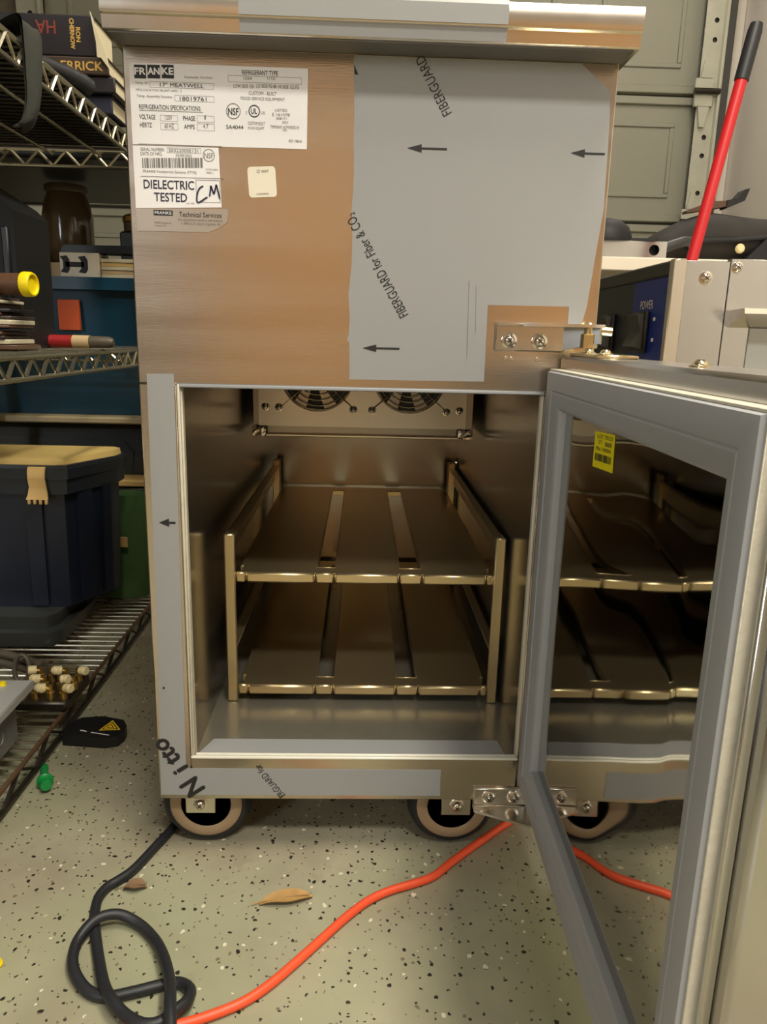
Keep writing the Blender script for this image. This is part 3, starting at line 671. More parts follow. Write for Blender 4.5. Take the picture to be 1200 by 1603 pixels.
def shelf(z):
    b = MB(); t = .0014; xa, xb = .0705, .3685; sl = ((.1608,.1822),(.2620,.2870)); ya, yb = y0+.004, .652; sa, sb = .154, .624
    xs = [xa, sl[0][0], sl[0][1], sl[1][0], sl[1][1], xb]
    for q in range(5):
        if q in (1,3):
            b.box((xs[q],ya,z-t),(xs[q+1],sa,z),'steel_shelf'); b.box((xs[q],sb,z-t),(xs[q+1],yb,z),'steel_shelf')
        else: b.box((xs[q],ya,z-t),(xs[q+1],yb,z),'steel_shelf')
    sh = ins.part(b, 'shelf', smooth=0)
    for s0, s1 in sl:
        b = MB(); f = .009
        b.box((s0-.0012,sa,z-f),(s0,sb,z+.0008),'steel_shelf',.0004); b.box((s1,sa,z-f),(s1+.0012,sb,z+.0008),'steel_shelf',.0004); b.box((s0,sa-.0012,z-f),(s1,sa,z+.0006),'steel_shelf',.0004); b.box((s0,sb,z-f),(s1,sb+.0012,z+.0006),'steel_shelf',.0004)
        b.build('slot_flange', sh)
    for s0, s1 in ((.0655,.0765),(.0775,.1590),(.1602,.1812),(.1825,.2595),(.2608,.2868),(.2882,.3645),(.3655,.3732)):
        b = MB(); wide = s1-s0 > .05
        b.box((s0,y0-(.0015 if wide else .0002),z-.0118),(s1,y0+.006,z+.0012),'steel_shelf',.0024 if wide else .0018); b.build('front_hem', sh)
    for xr0, xr1 in ((.066,.0705),(.3685,.373)): MB().box((xr0,y0+.03,z-.010),(xr1,yb-.02,z-.0005),'steel_shelf',.0005).build('side_runner', sh)
shelf(.2845); shelf(.1390)

# ================================================================== CORDS, LEAVES on the floor
R_ = .0050
bk = [(.030,.20),(.012,.10),(0.0022,0.0392),(-0.0097,0.0026),(-0.0217,-0.031),(-0.0329,-0.0476),(-0.0412,-0.0573),(-0.0449,-0.0698),(-0.0441,-0.0819),(-0.0398,-0.0993),(-0.0343,-0.1133),(-0.0203,-0.1448),(-0.0041,-0.1782),(0.0092,-0.1981),(0.0249,-0.2129),(0.0424,-0.223),(0.0563,-0.2211),(0.0663,-0.21),(0.0729,-0.1985),(0.0713,-0.1831),(0.0595,-0.1739),(0.0445,-0.1762),(0.0233,-0.1829),(0.002,-0.1877),(-0.015,-0.1827),(-0.0305,-0.1689),(-0.0407,-0.1521),(-0.0442,-0.1293),(-0.0337,-0.1119),(-0.0152,-0.1036),(0.0057,-0.1092),(0.0254,-0.1269),(0.0397,-0.1499),(0.0508,-0.1739),(0.0583,-0.1963),(0.0635,-0.2172),(0.0693,-0.2406),(.080,-.30),(.10,-.42),(.08,-.60)]
hz = {12:1.0,13:1.7,14:1.7,15:2.0,16:2.0,17:2.0,18:1.5,19:.5,27:.6,28:1.9,29:1.6,30:.5,31:.3,32:1.2,33:2.1,34:3.4,35:4.2,36:3.6,37:1.2,25:.2,26:.4}
pts = [(x, y, R_*(1+1.02*hz.get(i, 0))) for i, (x, y) in enumerate(bk)]
b = MB().tube(bez(pts, 6), R_, 'black_rubber', 12); b.build('electric_cable', label='thick black power cord knotted in a loop on the floor', category='cord')
og = [(.62,.28),(.50,.14),(0.4325,0.0774),(0.3905,0.0466),(0.3503,0.011),(0.3195,-0.0176),(0.2969,-0.0402),(0.2763,-0.0509),(0.2479,-0.0624),(0.2258,-0.0765),(0.2046,-0.0977),(0.1825,-0.1242),(0.1597,-0.1518),(0.1384,-0.1759),(.1207,-.1912),(.1034,-.2008)]
pts = [(x, y, .0052) for x, y in og] + [(.0828,-.2095,.0052),(.0605,-.2161,.0052),(.0352,-.223,.0052),(-.01,-.234,.0052),(-.08,-.26,.0052)]
b = MB().tube(bez([(x, y, .0043) for x, y, z in pts], 6), .0043, 'orange_rubber', 12); b.build('extension_cord', label='bright orange extension cord running from under the cabinet', category='cord')
def leaf(name, c_, L_, Wd, ang, m_, label):
    V = []; F = []; n = 14
    for i in range(n+1):
        t = i/n; wd = Wd*math.sin(math.pi*min(1, t*.94+.05))**.8*(.75+.5*t); x = (t-.5)*L_
        for s_ in (-1,0,1): V.append((x, s_*wd*.5, .0015+.003*abs(s_)*math.sin(t*3)+.004*math.sin(math.pi*t)+(.001*math.sin(9*t) if s_ else 0)))
    for i in range(n):
        for s_ in (0,1): F.append((3*i+s_, 3*i+3+s_, 3*i+4+s_, 3*i+1+s_))
    b = MB(); b.add(V, F, m_); base = len(b.v)
    b.add([(v[0],v[1],v[2]-.0007) for v in V], [f[::-1] for f in F], m_)
    b.tube([(-.5*L_-.008,0,.0018),(-.45*L_,0,.004),(0,0,.0062),(.45*L_,0,.0055)], .0006, m_, 5)
    o = b.build(name, smooth=60, weld=False, label=label, category='leaf'); o.location = (c_[0], c_[1], 0); o.rotation_euler.z = ang; return o
leaf('dry_leaf', (.143,-.072), .054, .018, .18, 'leaf', 'tan dry leaf on the floor beside the orange cord')
leaf('dry_leaf', (-.014,-.055), .024, .015, .1, 'leaf_brown', 'small brown dry leaf touching the black cord')
b = MB(); b.lathe([(.004,0),(.0055,.004),(.003,.010),(0,.011)],(-.1085,-.152,0),(0,0,1),'yellow',12); b.build('wire_nut', label='small yellow wire nut on the floor at the left edge', category='wire nut')

# ================================================================== WIRE RACK on the left
RKX0, RKX1, RKY0, RKY1 = -.560, -.200, -.34, .815
rk = Th('wire_rack', 'chrome wire storage rack standing left of the steel cabinet', 'rack', ((RKX0+RKX1)/2, (RKY0+RKY1)/2, 0))
for x in (RKX0+.014, RKX1-.014):
    for y in (RKY0+.014, RKY1-.014):
        b = MB(); b.tube([(x,y,0),(x,y,1.72)], .0125, 'wire_dark', 14); b.lathe([(.017,0),(.017,.012),(.0125,.015)], (x,y,0), Z1, 'black_plastic', 14); rk.part(b, 'post')
def wshelf(zt, hh, mA, mB, rw=.0032, deck=None, ns=48):
    b = MB(); zb = zt-hh
    def edge(p, q, nseg, inn):
        p = Vector(p); q = Vector(q)
        b.tube([p+Z1*zt, q+Z1*zt], rw, mA, 8); b.tube([p+Z1*zb, q+Z1*zb], rw, mB, 8)
        P = []
        for i in range(nseg+1):
            c_ = p.lerp(q, i/nseg); P.append(c_+Z1*(zb if i % 2 else zt)+inn*.0)
        for i in range(nseg): b.tube([P[i], P[i+1]], rw*(.95 if i % 2 else .7), mB, 6)
    a, c_, d, f = (RKX1,RKY0,0),(RKX1,RKY1,0),(RKX0,RKY1,0),(RKX0,RKY0,0)
    edge(a, c_, ns, Vector((-1,0,0))); edge(c_, d, 14, Vector((0,-1,0))); edge(d, f, ns, Vector((1,0,0))); edge(f, a, 14, Vector((0,1,0)))
    fr = rk.part(b, 'shelf_frame', weld=False)
    b = MB()
    n = 60
    for i in range(1, n):
        y = RKY0+(RKY1-RKY0)*i/n; b.tube([(RKX0,y,zt+rw*.9),(RKX1,y,zt+rw*.9)], rw*.62, deck or mA, 6)
    b.build('wire_deck', fr, kind='stuff', weld=False)
    for x in (RKX0+.09, RKX0+.18, RKX1-.09):
        b = MB(); b.tube([(x,RKY0,zt-.006),(x,RKY1,zt-.006)], rw, mA, 8); b.build('brace_wire', fr)
wshelf(.889, .027, 'wire_chrome', 'wire_chrome', deck='wire_dark'); wshelf(.527, .026, 'wire_chrome', 'wire_chrome'); wshelf(.036, .026, 'wire_rusty', 'wire_dark', deck='wire_chrome', ns=26)
ZM, ZU, ZL = .527+.0053, .889+.0053, .036+.0053

b = MB(); b.box((RKX0+.03,.18,ZU),(RKX1-.012,RKY1-.03,ZU+.003),'black_plastic',.001); b.build('shelf_liner', label='black plastic liner sheet lying on the upper wire shelf', category='liner')  # added sheet, keeps ceiling light off the shelves below
b = MB(); b.box((RKX0+.03,-.30,ZU),(RKX1-.004,.175,ZU+.22),'grey_plastic_dark',.01); b.build('storage_crate', label='dark grey crate on the upper shelf in front of the books', category='crate')  # added out of view to block light from the rack
ZU += .0035
def bk_(name, lo, hi, cov, label, txt=None, rot=0, cover=None, up=False):
    """a lying book: cover boards, page block, spine facing -y"""
    c_ = Vector(((lo[0]+hi[0])/2, (lo[1]+hi[1])/2, lo[2])); t = Th(name, label, 'book', c_, 'books on the upper wire shelf')
    t.o.rotation_euler.z = rot; th = .003
    b = MB(); b.box((lo[0],lo[1],lo[2]),(hi[0],hi[1],lo[2]+th),cov,.0008); b.box((lo[0],lo[1],hi[2]-th),(hi[0],hi[1],hi[2]),cov,.0008); b.box((lo[0],lo[1]-.003,lo[2]),(hi[0],lo[1]+.002,hi[2]),cov,.002); cv = t.part(b, 'cover')
    b = MB(); b.box((lo[0]+.004,lo[1]+.003,lo[2]+th),(hi[0]-.003,hi[1]-.004,hi[2]-th),'pages'); t.part(b, 'page_block', smooth=0)
    if txt:
        for s_, x, z, xd, zd, h_, w_, m_ in txt:
            b = MB(); text(b, s_, (x, lo[1]-.0036, z), xd, zd, h_, m_, width=w_, bold=.0004); b.build('cover_print', cv, fixn=False, smooth=0)
    return t
# pile of books at the far end of the upper shelf, spines to the aisle's near end
bk_('book', (-.42,.60,ZU+.001),(-.195,.675,ZU+.028), 'book_blue', 'dark blue book at the bottom of the pile')
bk_('book', (-.40,.59,ZU+.029),(-.186,.675,ZU+.052), 'book_dark', 'dark book in the middle of the pile with a plain spine')
bk_('book', (-.42,.585,ZU+.053),(-.193,.680,ZU+.078), 'book_brown', 'brown book with gold spine letters below the black book', [('ERRICK', -.266, ZU+.0585, X1, Z1, .0125, .064, 'gold_print')])
NX, NZ = Vector((-1,0,0)), Vector((0,0,-1))
bk_('book', (-.44,.588,ZU+.079),(-.212,.680,ZU+.137), 'book_dark', 'thick black book with red letters on top of the pile', [('HA', -.272, ZU+.127, NX, NZ, .018, .030, 'red_print'), ('RON', -.2410, ZU+.119, NZ, X1, .0065, .020, 'gold_print'), ('CHERNOW', -.2500, ZU+.131, NZ, X1, .0065, .042, 'gold_print')])
b = MB(); b.prism([(-.215,.575,ZU+.139),(-.195,.575,ZU+.085),(-.19,.575,ZU+.06),(-.205,.575,ZU+.079)],(0,.003,0),'pages'); b.build('folded_leaflet', label='cream folded leaflet standing beside the black book', category='leaflet')
# strap of cloth over the shelf edge
V = []; F = []; n = 16
path = bez([(-.245,.30,.902),(-.215,.298,.915),(-.196,.296,.917),(-.1915,.294,.895),(-.191,.292,.86),(-.192,.288,.83),(-.197,.282,.808),(-.205,.276,.800)], 4)
for i, p in enumerate(path):
    t = i/(len(path)-1); wd = .020+.006*math.sin(t*5)+.012*max(0, t-.7)
    for j in range(7):
        q = j/6-.5; V.append((p.x-.003*math.cos(q*6+t*4), p.y+q*2*wd, p.z-.004*abs(q)*2*(t > .6)+.0015*math.sin(j*2.1+t*9)))
for i in range(len(path)-1):
    for j in range(6): F.append((i*7+j, i*7+j+1, (i+1)*7+j+1, (i+1)*7+j))
k0 = len(V); b = MB(); b.add(V, F, 'olive_cloth'); b.add([(v[0]-.0025,v[1],v[2]-.002) for v in V], [f[::-1] for f in F], 'olive_cloth')
b.build('hanging_cloth', smooth=80, weld=False, label='dark olive cloth strip draped over the upper shelf edge', category='cloth')
# handle of a tool on the upper shelf
b = MB(); b.tube(bez([(-.26,.40,ZU+.020),(-.235,.44,ZU+.021),(-.215,.49,ZU+.020),(-.206,.52,ZU+.017)],5), [.010]*8+[.012]*4+[.013]*4, 'black_rubber', 14); b.build('screwdriver', label='black rubber tool grip lying in front of the books', category='tool')

# ---- things on the middle shelf
# tall dark case at the far left
t = Th('black_case', 'tall black plastic case on the middle shelf, left edge of the view', 'case', (-.34,.45,ZM))
b = MB(); b.prism([(-.46,.40,ZM),(-.282,.40,ZM),(-.280,.40,.722),(-.296,.40,.738),(-.345,.40,.768),(-.46,.40,.79)],(0,.12,0),'black_case'); t.part(b, 'body')
b = MB(); b.box((-.298,.396,.60),(-.288,.40,.70),'black_plastic',.003); t.part(b, 'corner_rib')
b = MB(); b.tube([(-.42,.394,.66),(-.40,.385,.675),(-.37,.385,.675),(-.35,.394,.66)],.006,'black_plastic',10); t.part(b, 'handle')
for q in range(3):
    b = MB(); b.lathe([(.004,0),(.004,.002),(.002,.003),(0,.003)],(-.340+q*.012,.40,.655-.012*q),(0,-1,0),'chrome',12); t.part(b, 'rivet')
# pile of papers
rb = random.Random(11); z = ZM+.001
for i in range(13):
    h_ = rb.choice((.004,.005,.006,.007)); xr = -.246+rb.uniform(-.012,.008)-(.012 if i > 9 else 0); yv = .285+rb.uniform(-.006,.006)
    m_ = ['brown_wood','pages','book_brown','brown_wood','book_dark'][i % 5]
    th = [.004,.0015][i % 2]
    b = MB(); b.box((-.36,yv,z),(xr,yv+.075,z+h_-.0008),m_,.001); lb = ['lowest','second','third','fourth','fifth','sixth','seventh','eighth','ninth','tenth','eleventh','twelfth','topmost'][i]
    b.build('folder', label=f'worn folder in the left paper pile, {lb} from the bottom' if i < 12 else 'worn folder topmost of the left paper pile', category='folder', group='worn folders in the left pile'); z += h_
# torch with yellow ring lying on the papers
t = Th('torch', 'brown tubular torch with a bright yellow end ring on the paper pile', 'torch', (-.26,.31,z))
zc = z+.0160
b = MB(); b.tube([(-.39,.325,zc),(-.25,.31,zc),(-.232,.308,zc)], [.0138,.0140,.0142], 'brown_wood', 20); t.part(b, 'barrel')
b = MB(); b.lathe([(.0142,0),(.0158,.001),(.0162,.004),(.0158,.011),(.0146,.0135),(.0128,.0138),(.0122,.0105),(0,.0105)],(-.2335,.3082,zc),(1,-.1,0),'yellow',26); t.part(b, 'end_ring')
# red tube and its pale end
t = Th('marker', 'red marker pen with a printed paper label on the middle shelf', 'pen', (-.235,.50,ZM))
b = MB(); b.tube([(-.30,.50,ZM+.0105),(-.246,.50,ZM+.0105)], .0100, 'red_paper', 18); t.part(b, 'barrel')
b = MB(); b.tube([(-.246,.50,ZM+.0105),(-.220,.50,ZM+.0105)], .0102, 'wood_pale', 18); t.part(b, 'label_band')
b = MB(); b.tube([(-.222,.50,ZM+.0105),(-.190,.50,ZM+.0105),(-.183,.50,ZM+.0105)], [.0096,.0090,.006], 'hose', 18); t.part(b, 'cap')

# ---- storage behind the rack: small shelf unit with the teal tote
tb = Th('storage_shelf', 'dark two-board storage shelf behind the wire rack carrying the teal tote', 'shelf', (-.42,1.05,0))
b = MB(); b.box((-.80,.835,.372),(-.05,1.35,.386),'teal_rim',.003); tb.part(b, 'lower_board')
b = MB(); b.box((-.80,.835,.880),(-.05,1.35,.900),'black_plastic',.003); tb.part(b, 'upper_board')  # added dark board, shades the jar and tote below it
for x in (-.77,-.08):
    for y in (.86,1.32):
        b = MB(); b.box((x-.015,y-.015,0),(x+.015,y+.015,.372),'grey_plastic_dark',.002); b.box((x-.015,y-.015,.386),(x+.015,y+.015,.880),'grey_plastic_dark',.002); tb.part(b, 'leg')
t = Th('teal_tote', 'large teal plastic storage tote behind the middle wire shelf', 'tote', (-.40,1.05,.386))
def tub(b, x0, x1, y0_, y1_, z0, z1, ins_, m_, bev=.012):
    """tapered open box outer skin with rounded vertical corners"""
    def ringp(xa, xb, ya, yb, z, r=.03, n=5):
        P = []
        for (ax, ay, q0) in ((xb-r,yb-r,0),(xa+r,yb-r,90),(xa+r,ya+r,180),(xb-r,ya+r,270)):
            for j in range(n+1):
                q = math.radians(q0+90*j/n); P.append((ax+r*math.cos(q), ay+r*math.sin(q), z))
        return P
    A = ringp(x0+ins_,x1-ins_,y0_+ins_,y1_-ins_,z0); B = ringp(x0,x1,y0_,y1_,z1); n = len(A)
    b.add(A+B, [tuple(range(n))[::-1], tuple(range(n,2*n))]+[(i,(i+1) % n,n+(i+1) % n,n+i) for i in range(n)], m_)
b = MB(); tub(b, -.66,-.13,.86,1.28,.387,.640,.02,'teal'); t.part(b, 'tub')
b = MB(); tub(b, -.675,-.115,.845,1.295,.640,.664,-.004,'teal'); t.part(b, 'lid')
b = MB(); b.box((-.405,.850,.560),(-.362,.8585,.620),'orange_label',.001); t.part(b, 'orange_tag', label='orange tag')
# cream box with a dark emblem and a stack of cards beside it, standing on the tote lid
t = Th('card_box', 'cream cardboard box with a dark spool emblem on the teal tote', 'box', (-.335,.90,.665))
b = MB(); b.box((-.40,.865,.665),(-.322,.93,.712),'paper_cream',.001); t.part(b, 'box_body')
b = MB(); yq = .8645
for sx in (0,1):
    xc = -.389+sx*.036; sg_ = 1-2*sx
    b.prism([(xc-.010,yq,.674),(xc+.004,yq,.672),(xc+.009,yq,.680),(xc+.009,yq,.698),(xc+.004,yq,.706),(xc-.010,yq,.704),(xc-.004,yq,.696),(xc-.004,yq,.682)],(0,.0006,0),'print_black')
b.prism([(-.388,yq,.684),(-.352,yq,.684),(-.352,yq,.694),(-.388,yq,.694)],(0,.0005,0),'print_black'); t.part(b, 'emblem')
z = .665
for i in range(5):
    b = MB(); h_ = .0075; b.box((-.319,.868+.002*(i % 2),z),(-.238+.004*(i % 3),.93,z+h_-.0006),['pages','wood_pale','pages','tan_plastic','pages'][i],.0006)
    b.build('card_pack', label=['lowest','second','third','fourth','topmost'][i]+' pale card pack stacked right of the cream box', category='cards', group='card packs beside the cream box'); z += h_
b = MB(); b.prism([(-.40,.87,.7125),(-.225,.87,.7125),(-.222,.87,.720),(-.26,.87,.728),(-.39,.87,.727)],(0,.05,0),'black_plastic'); b.build('pouch', label='flat black pouch lying across the cream box', category='pouch')
b = MB(); b.box((-.515,1.0,.665),(-.385,1.12,.704),'wood_pale',.003); b.build('wood_block', label='pale wooden block under the amber jar', category='block')
t = Th('glass_jar', 'amber glass jar behind the cream box, upper left', 'jar', (-.45,1.06,.704))
b = MB(); b.lathe([(.042,0),(.050,.008),(.054,.045),(.054,.100),(.048,.130),(.042,.145),(.042,.150)], (-.45,1.06,.704), Z1, 'glass_amber', 32); t.part(b, 'glass')
b = MB(); b.lathe([(.045,.150),(.045,.163),(.043,.166),(0,.166)], (-.45,1.06,.704), Z1, 'tin', 32); t.part(b, 'lid')
t = Th('round_tin', 'round tin with an ornate lid leaning above the grey box', 'tin', (-.265,1.02,.78))
b = MB(); b.box((-.315,.985,.665),(-.20,1.06,.770),'grey_box',.004); b.build('grey_box', label='slate grey box under the round tin on the teal tote', category='box')
b = MB(); b.lathe([(.052,0),(.052,.018),(.050,.020)],(-.262,1.022,.7705),(0,0,1),'tin',32); t.part(b, 'tin_body'); t.o.location = (0,0,0)
for ch in t.o.children: ch.location = (0,0,0)
b = MB(); b.lathe([(.054,.020),(.054,.030),(.050,.034),(.030,.0355),(.012,.0375),(0,.0375)],(-.262,1.022,.7705),(0,0,1),'brass',32); p = t.part(b, 'tin_lid'); p.location = (0,0,0)

# ---- navy tote on the bottom shelf
NT = Th('navy_tote', 'navy storage tote with a yellow lid and tan latch on the bottom shelf', 'tote', (-.39,.60,.041))
def tubpoly(b, poly, z0, z1, k0, m_, c_=(-.40,.58)):
    n = len(poly); A = [(c_[0]+(x-c_[0])*k0, c_[1]+(y-c_[1])*k0, z0) for x, y in poly]; B = [(x,y,z1) for x, y in poly]
    b.add(A+B, [tuple(range(n))[::-1], tuple(range(n,2*n))]+[(i,(i+1) % n,n+(i+1) % n,n+i) for i in range(n)], m_)
def grow(poly, d, c_=(-.40,.58)):
    return [(x+math.copysign(d, x-c_[0]), y+math.copysign(d, y-c_[1])) for x, y in poly]
FP = [(-.555,.508),(-.300,.508),(-.284,.513),(-.238,.600),(-.234,.612),(-.234,.640),(-.248,.652),(-.555,.652)]
b = MB(); tubpoly(b, FP, .0925, .300, .965, 'navy'); NT.part(b, 'tub', smooth=25)
for (xa, ya, xb, yb) in ((-.535,.507,-.500,.507),(-.345,.507,-.318,.507),(-.272,.534,-.259,.559),(-.247,.582,-.239,.597)):
    d_ = Vector((yb-ya, -(xb-xa), 0)).normalized()*.006; cx_, cy_ = (xa+xb)/2, (ya+yb)/2; f_ = lambda x, y: (-.40+(x+.40)*.965, .58+(y-.58)*.965)
    pa_, pb_ = f_(xa,ya), f_(xb,yb)
    b = MB(); b.add([(pa_[0],pa_[1],.098),(pb_[0],pb_[1],.098),(xb,yb,.296),(xa,ya,.296)]+[(p_[0]+d_.x,p_[1]+d_.y,p_[2]) for p_ in ((pa_[0],pa_[1],.098),(pb_[0],pb_[1],.098),(xb,yb,.296),(xa,ya,.296))],[(0,1,2,3),(7,6,5,4),(0,4,5,1),(1,5,6,2),(2,6,7,3),(3,7,4,0)],'navy'); NT.part(b, 'rib')
b = MB(); tubpoly(b, grow(FP,.010), .294, .320, .985, 'navy_lid'); tubpoly(b, grow(FP,.014), .320, .337, .99, 'navy_lid'); tubpoly(b, grow(FP,.011), .337, .343, 1.01, 'navy_lid'); NT.part(b, 'rim', smooth=25)
b = MB(); tubpoly(b, grow(FP,.004), .343, .3525, 1.01, 'yellow_lid'); NT.part(b, 'lid', smooth=25)
b = MB(); V = []
P = [(.492,.340),(.489,.334),(.487,.322),(.4905,.308),(.4885,.296),(.484,.288)]; F = []
for i, (yy_, zz_) in enumerate(P):
    hw = [.014,.014,.0135,.0135,.0155,.0175][i]; V += [(-.318-hw,yy_,zz_),(-.318+hw,yy_,zz_),(-.318+hw,yy_+.004,zz_+.001),(-.318-hw,yy_+.004,zz_+.001)]
for i in range(5):
    a = 4*i
    for j in range(4): F.append((a+j,a+(j+1) % 4,a+4+(j+1) % 4,a+4+j))
F += [(3,2,1,0),(20,21,22,23)]; b.add(V, F, 'tan_plastic')
for j in range(4): b.box((-.3335+j*.0092,.484,.280),(-.3285+j*.0092,.488,.289),'tan_plastic',.001)
NT.part(b, 'latch')
# dark food tray stack under the tote
t = Th('roasting_pan', 'dark lidded pan under the navy tote on the bottom shelf', 'pan', (-.37,.52,ZL))
b = MB(); tub(b, -.54,-.285,.45,.655,ZL,.068,.006,'grey_plastic_dark'); t.part(b, 'base')
b = MB(); tub(b, -.53,-.297,.462,.645,.068,.0921,.004,'grey_plastic_dark'); t.part(b, 'lid')
# green bag behind
V = []; F = []; nu, nv = 14, 12
gb = Th('green_bag', 'green fabric bag with a tan strap between the tote and cabinet', 'bag', (-.256,.74,.0415))
b = MB()
for i in range(nu+1):
    for j in range(nv):
        t_ = i/nu; q = 2*math.pi*j/nv; rx = .075*(.95+.18*math.sin(t_*math.pi)-.25*t_**4); ry = .055*(1-.35*t_); wr = 1+.05*math.sin(3*q+9*t_)
        V.append((-.262+.84*rx*wr*math.cos(q)+.010*t_, .740+.8*ry*wr*math.sin(q), .0415+.206*t_))
for i in range(nu):
    for j in range(nv): F.append((i*nv+j, i*nv+(j+1) % nv, (i+1)*nv+(j+1) % nv, (i+1)*nv+j))
F += [tuple(range(nv))[::-1], tuple(range(nu*nv,(nu+1)*nv))]
b.add(V, F, 'green_fabric'); gb.part(b, 'bag_body', smooth=70)
b = MB(); b.prism([(-.300,.698,.150),(-.240,.690,.150),(-.240,.690,.170),(-.300,.698,.170)],(0,-.004,0),'tan_plastic'); gb.part(b, 'strap')
# dark grey moulded chair seat seen behind
t = Th('moulded_panel', 'dark grey moulded plastic seat shell behind the navy tote', 'seat', (-.36,.97,0))
b = MB(); b.box((-.62,.93,.22),(-.09,.955,.362),'grey_plastic_dark',.012); t.part(b, 'shell')
b = MB(); b.prism([(-.62,.926,.225),(-.30,.926,.225),(-.292,.926,.30),(-.312,.926,.325),(-.62,.926,.335)],(0,.006,0),'grey_plastic_dark'); t.part(b, 'raised_field')
for x in (-.58,-.13):
    b = MB(); b.box((x-.012,.93,0),(x+.012,.955,.225),'grey_plastic_dark',.003); t.part(b, 'leg')
b = MB(); b.box((-.40,.86,.0),(-.20,.92,.235),'grey_plastic_dark',.006); b.box((-.40,.855,.235),(-.19,.925,.250),'tan_plastic',.003); b.build('cardboard_tray', label='narrow dark crate with a tan top edge behind the green bag', category='crate')

# ---- bottom shelf clutter
t = Th('junction_box', 'pale grey metal junction box with an overhanging lid, lower left', 'box', (-.34,.05,ZL))
b = MB(); b.box((-.46,-.14,ZL),(-.226,.165,.100),'grey_metal',.002); t.part(b, 'body')
b = MB(); b.box((-.47,-.15,.100),(-.212,.192,.112),'white_metal',.002); t.part(b, 'lid')
for y in (.055,.115):
    b = MB(); b.lathe([(.011,0),(.011,.001),(.0095,.0014),(.0090,.0006),(0,.0006)],(-.226,y,.070),(1,0,0),'grey_metal',24); t.part(b, 'knockout')
b = MB(); b.lathe([(.0045,0),(.004,.004),(0,.0045)],(-.2455,.176,.112),Z1,'yellow',12); t.part(b, 'yellow_cap')
t = Th('valve_manifold', 'cluster of brass valves with ivory caps on the bottom shelf', 'manifold', (0,0,0))
b = MB(); b.box((-.282,.272,ZL),(-.205,.365,ZL+.014),'wire_dark',.003); t.part(b, 'base_plate')
rb = random.Random(4)
for i in range(3):
    for j in range(4):
        x = -.268+j*.019+rb.uniform(-.003,.003); y = .285+i*.028; zt = ZL+.014
        b = MB(); b.lathe([(.0055,0),(.0055,.010),(.0035,.011),(.0035,.020)],(x,y,zt),Z1,'brass',12); sg = 1 if (i+j) % 2 else -1
        b.tube([(x,y,zt+.015),(x+sg*.008,y-.004,zt+.017)],.0036,'brass',10); v_ = t.part(b, 'valve')
        b = MB(); d_ = Vector((sg,-.45,.12)); b.lathe([(.0062,0),(.0066,.002),(.0066,.010),(.0052,.0115),(0,.0115)],(x+sg*.005,y-.003,zt+.0175),d_,'ivory',14); b.build('valve_cap', v_)
for k_, (xo, zo) in enumerate(((0,0),(-.018,.010),(-.030,-.002))):
    b = MB(); b.tube(bez([(-.262+xo*.3,.352,ZL+.022+zo),(-.290+xo,.372,ZL+.024+zo),(-.335+xo,.385,ZL+.028+zo),(-.395+xo,.395,ZL+.034+zo),(-.47,.40,ZL+.030+zo)],6),.0065,'hose',10); t.part(b, 'hose')
b = MB(); b.tube([(-.296+.022*math.cos(q*.4)*.5,.345+.022*math.sin(q*.4)*.2,ZL+.030+.020*math.sin(q*.4)) for q in range(16)],.0035,'hose',8,closed=True); t.part(b, 'hose_clamp'); t.o.location = (.012,-.035,0)
# black adapter on the floor with the warning triangle
t = Th('power_adapter', 'black power adapter with a yellow warning triangle on the floor', 'adapter', (0,0,0))
zt = .016
poly = [(-.188,.219),(-.128,.212),(-.112,.217),(-.107,.232),(-.108,.246),(-.117,.262),(-.150,.272),(-.178,.268),(-.188,.255)]
b = MB(); b.prism([(x,y,0) for x, y in poly],(0,0,zt),'black_plastic'); t.part(b, 'body')
b = MB()
b.prism([(-.142,.232,zt),(-.113,.234,zt),(-.132,.260,zt)],(0,0,.0004),'warn_yellow')
def tri(s_, zz_, m_):
    c_ = (-.129,.241); P = [(-.142,.232),(-.113,.234),(-.132,.260)]; b.prism([(c_[0]+(x-c_[0])*s_, c_[1]+(y-c_[1])*s_, zz_) for x, y in P],(0,0,.0002),m_)
tri(.78, zt+.0004, 'print_black'); tri(.60, zt+.0006, 'warn_yellow'); tri(.36, zt+.0008, 'print_black'); tri(.2, zt+.001, 'warn_yellow'); t.part(b, 'warning_triangle', smooth=0)
b = MB()
for q0, q1 in (((-.168,.232),(-.158,.229)),((-.151,.2265),(-.124,.2195))):
    d_ = Vector((q1[0]-q0[0], q1[1]-q0[1], 0)).normalized(); s_ = Vector((-d_.y, d_.x, 0))*.0008
    b.prism([Vector((q0[0],q0[1],zt))-s_, Vector((q1[0],q1[1],zt))-s_, Vector((q1[0],q1[1],zt))+s_, Vector((q0[0],q0[1],zt))+s_],(0,0,.0003),'paper_white')
t.part(b, 'white_marks', smooth=0); t.o.location = (-.006,.0,0)
t = Th('bottle_cap', 'translucent green plastic cap lying on the floor by the shelf edge', 'cap', (-.184,.122,0))
b = MB(); b.lathe([(.0095,0),(.010,.004),(.0075,.006),(.0055,.012),(.007,.0165),(.006,.018),(0,.018)],(-.178,.122,.0100),(.45,-.85,.1),'green_plastic',20); t.part(b, 'cap')
b = MB(); b.tube([(-.183,.132,.006),(-.1915,.152,.005),(-.1935,.160,.005)],[.004,.005,.004],'green_plastic',12); t.part(b, 'stem')

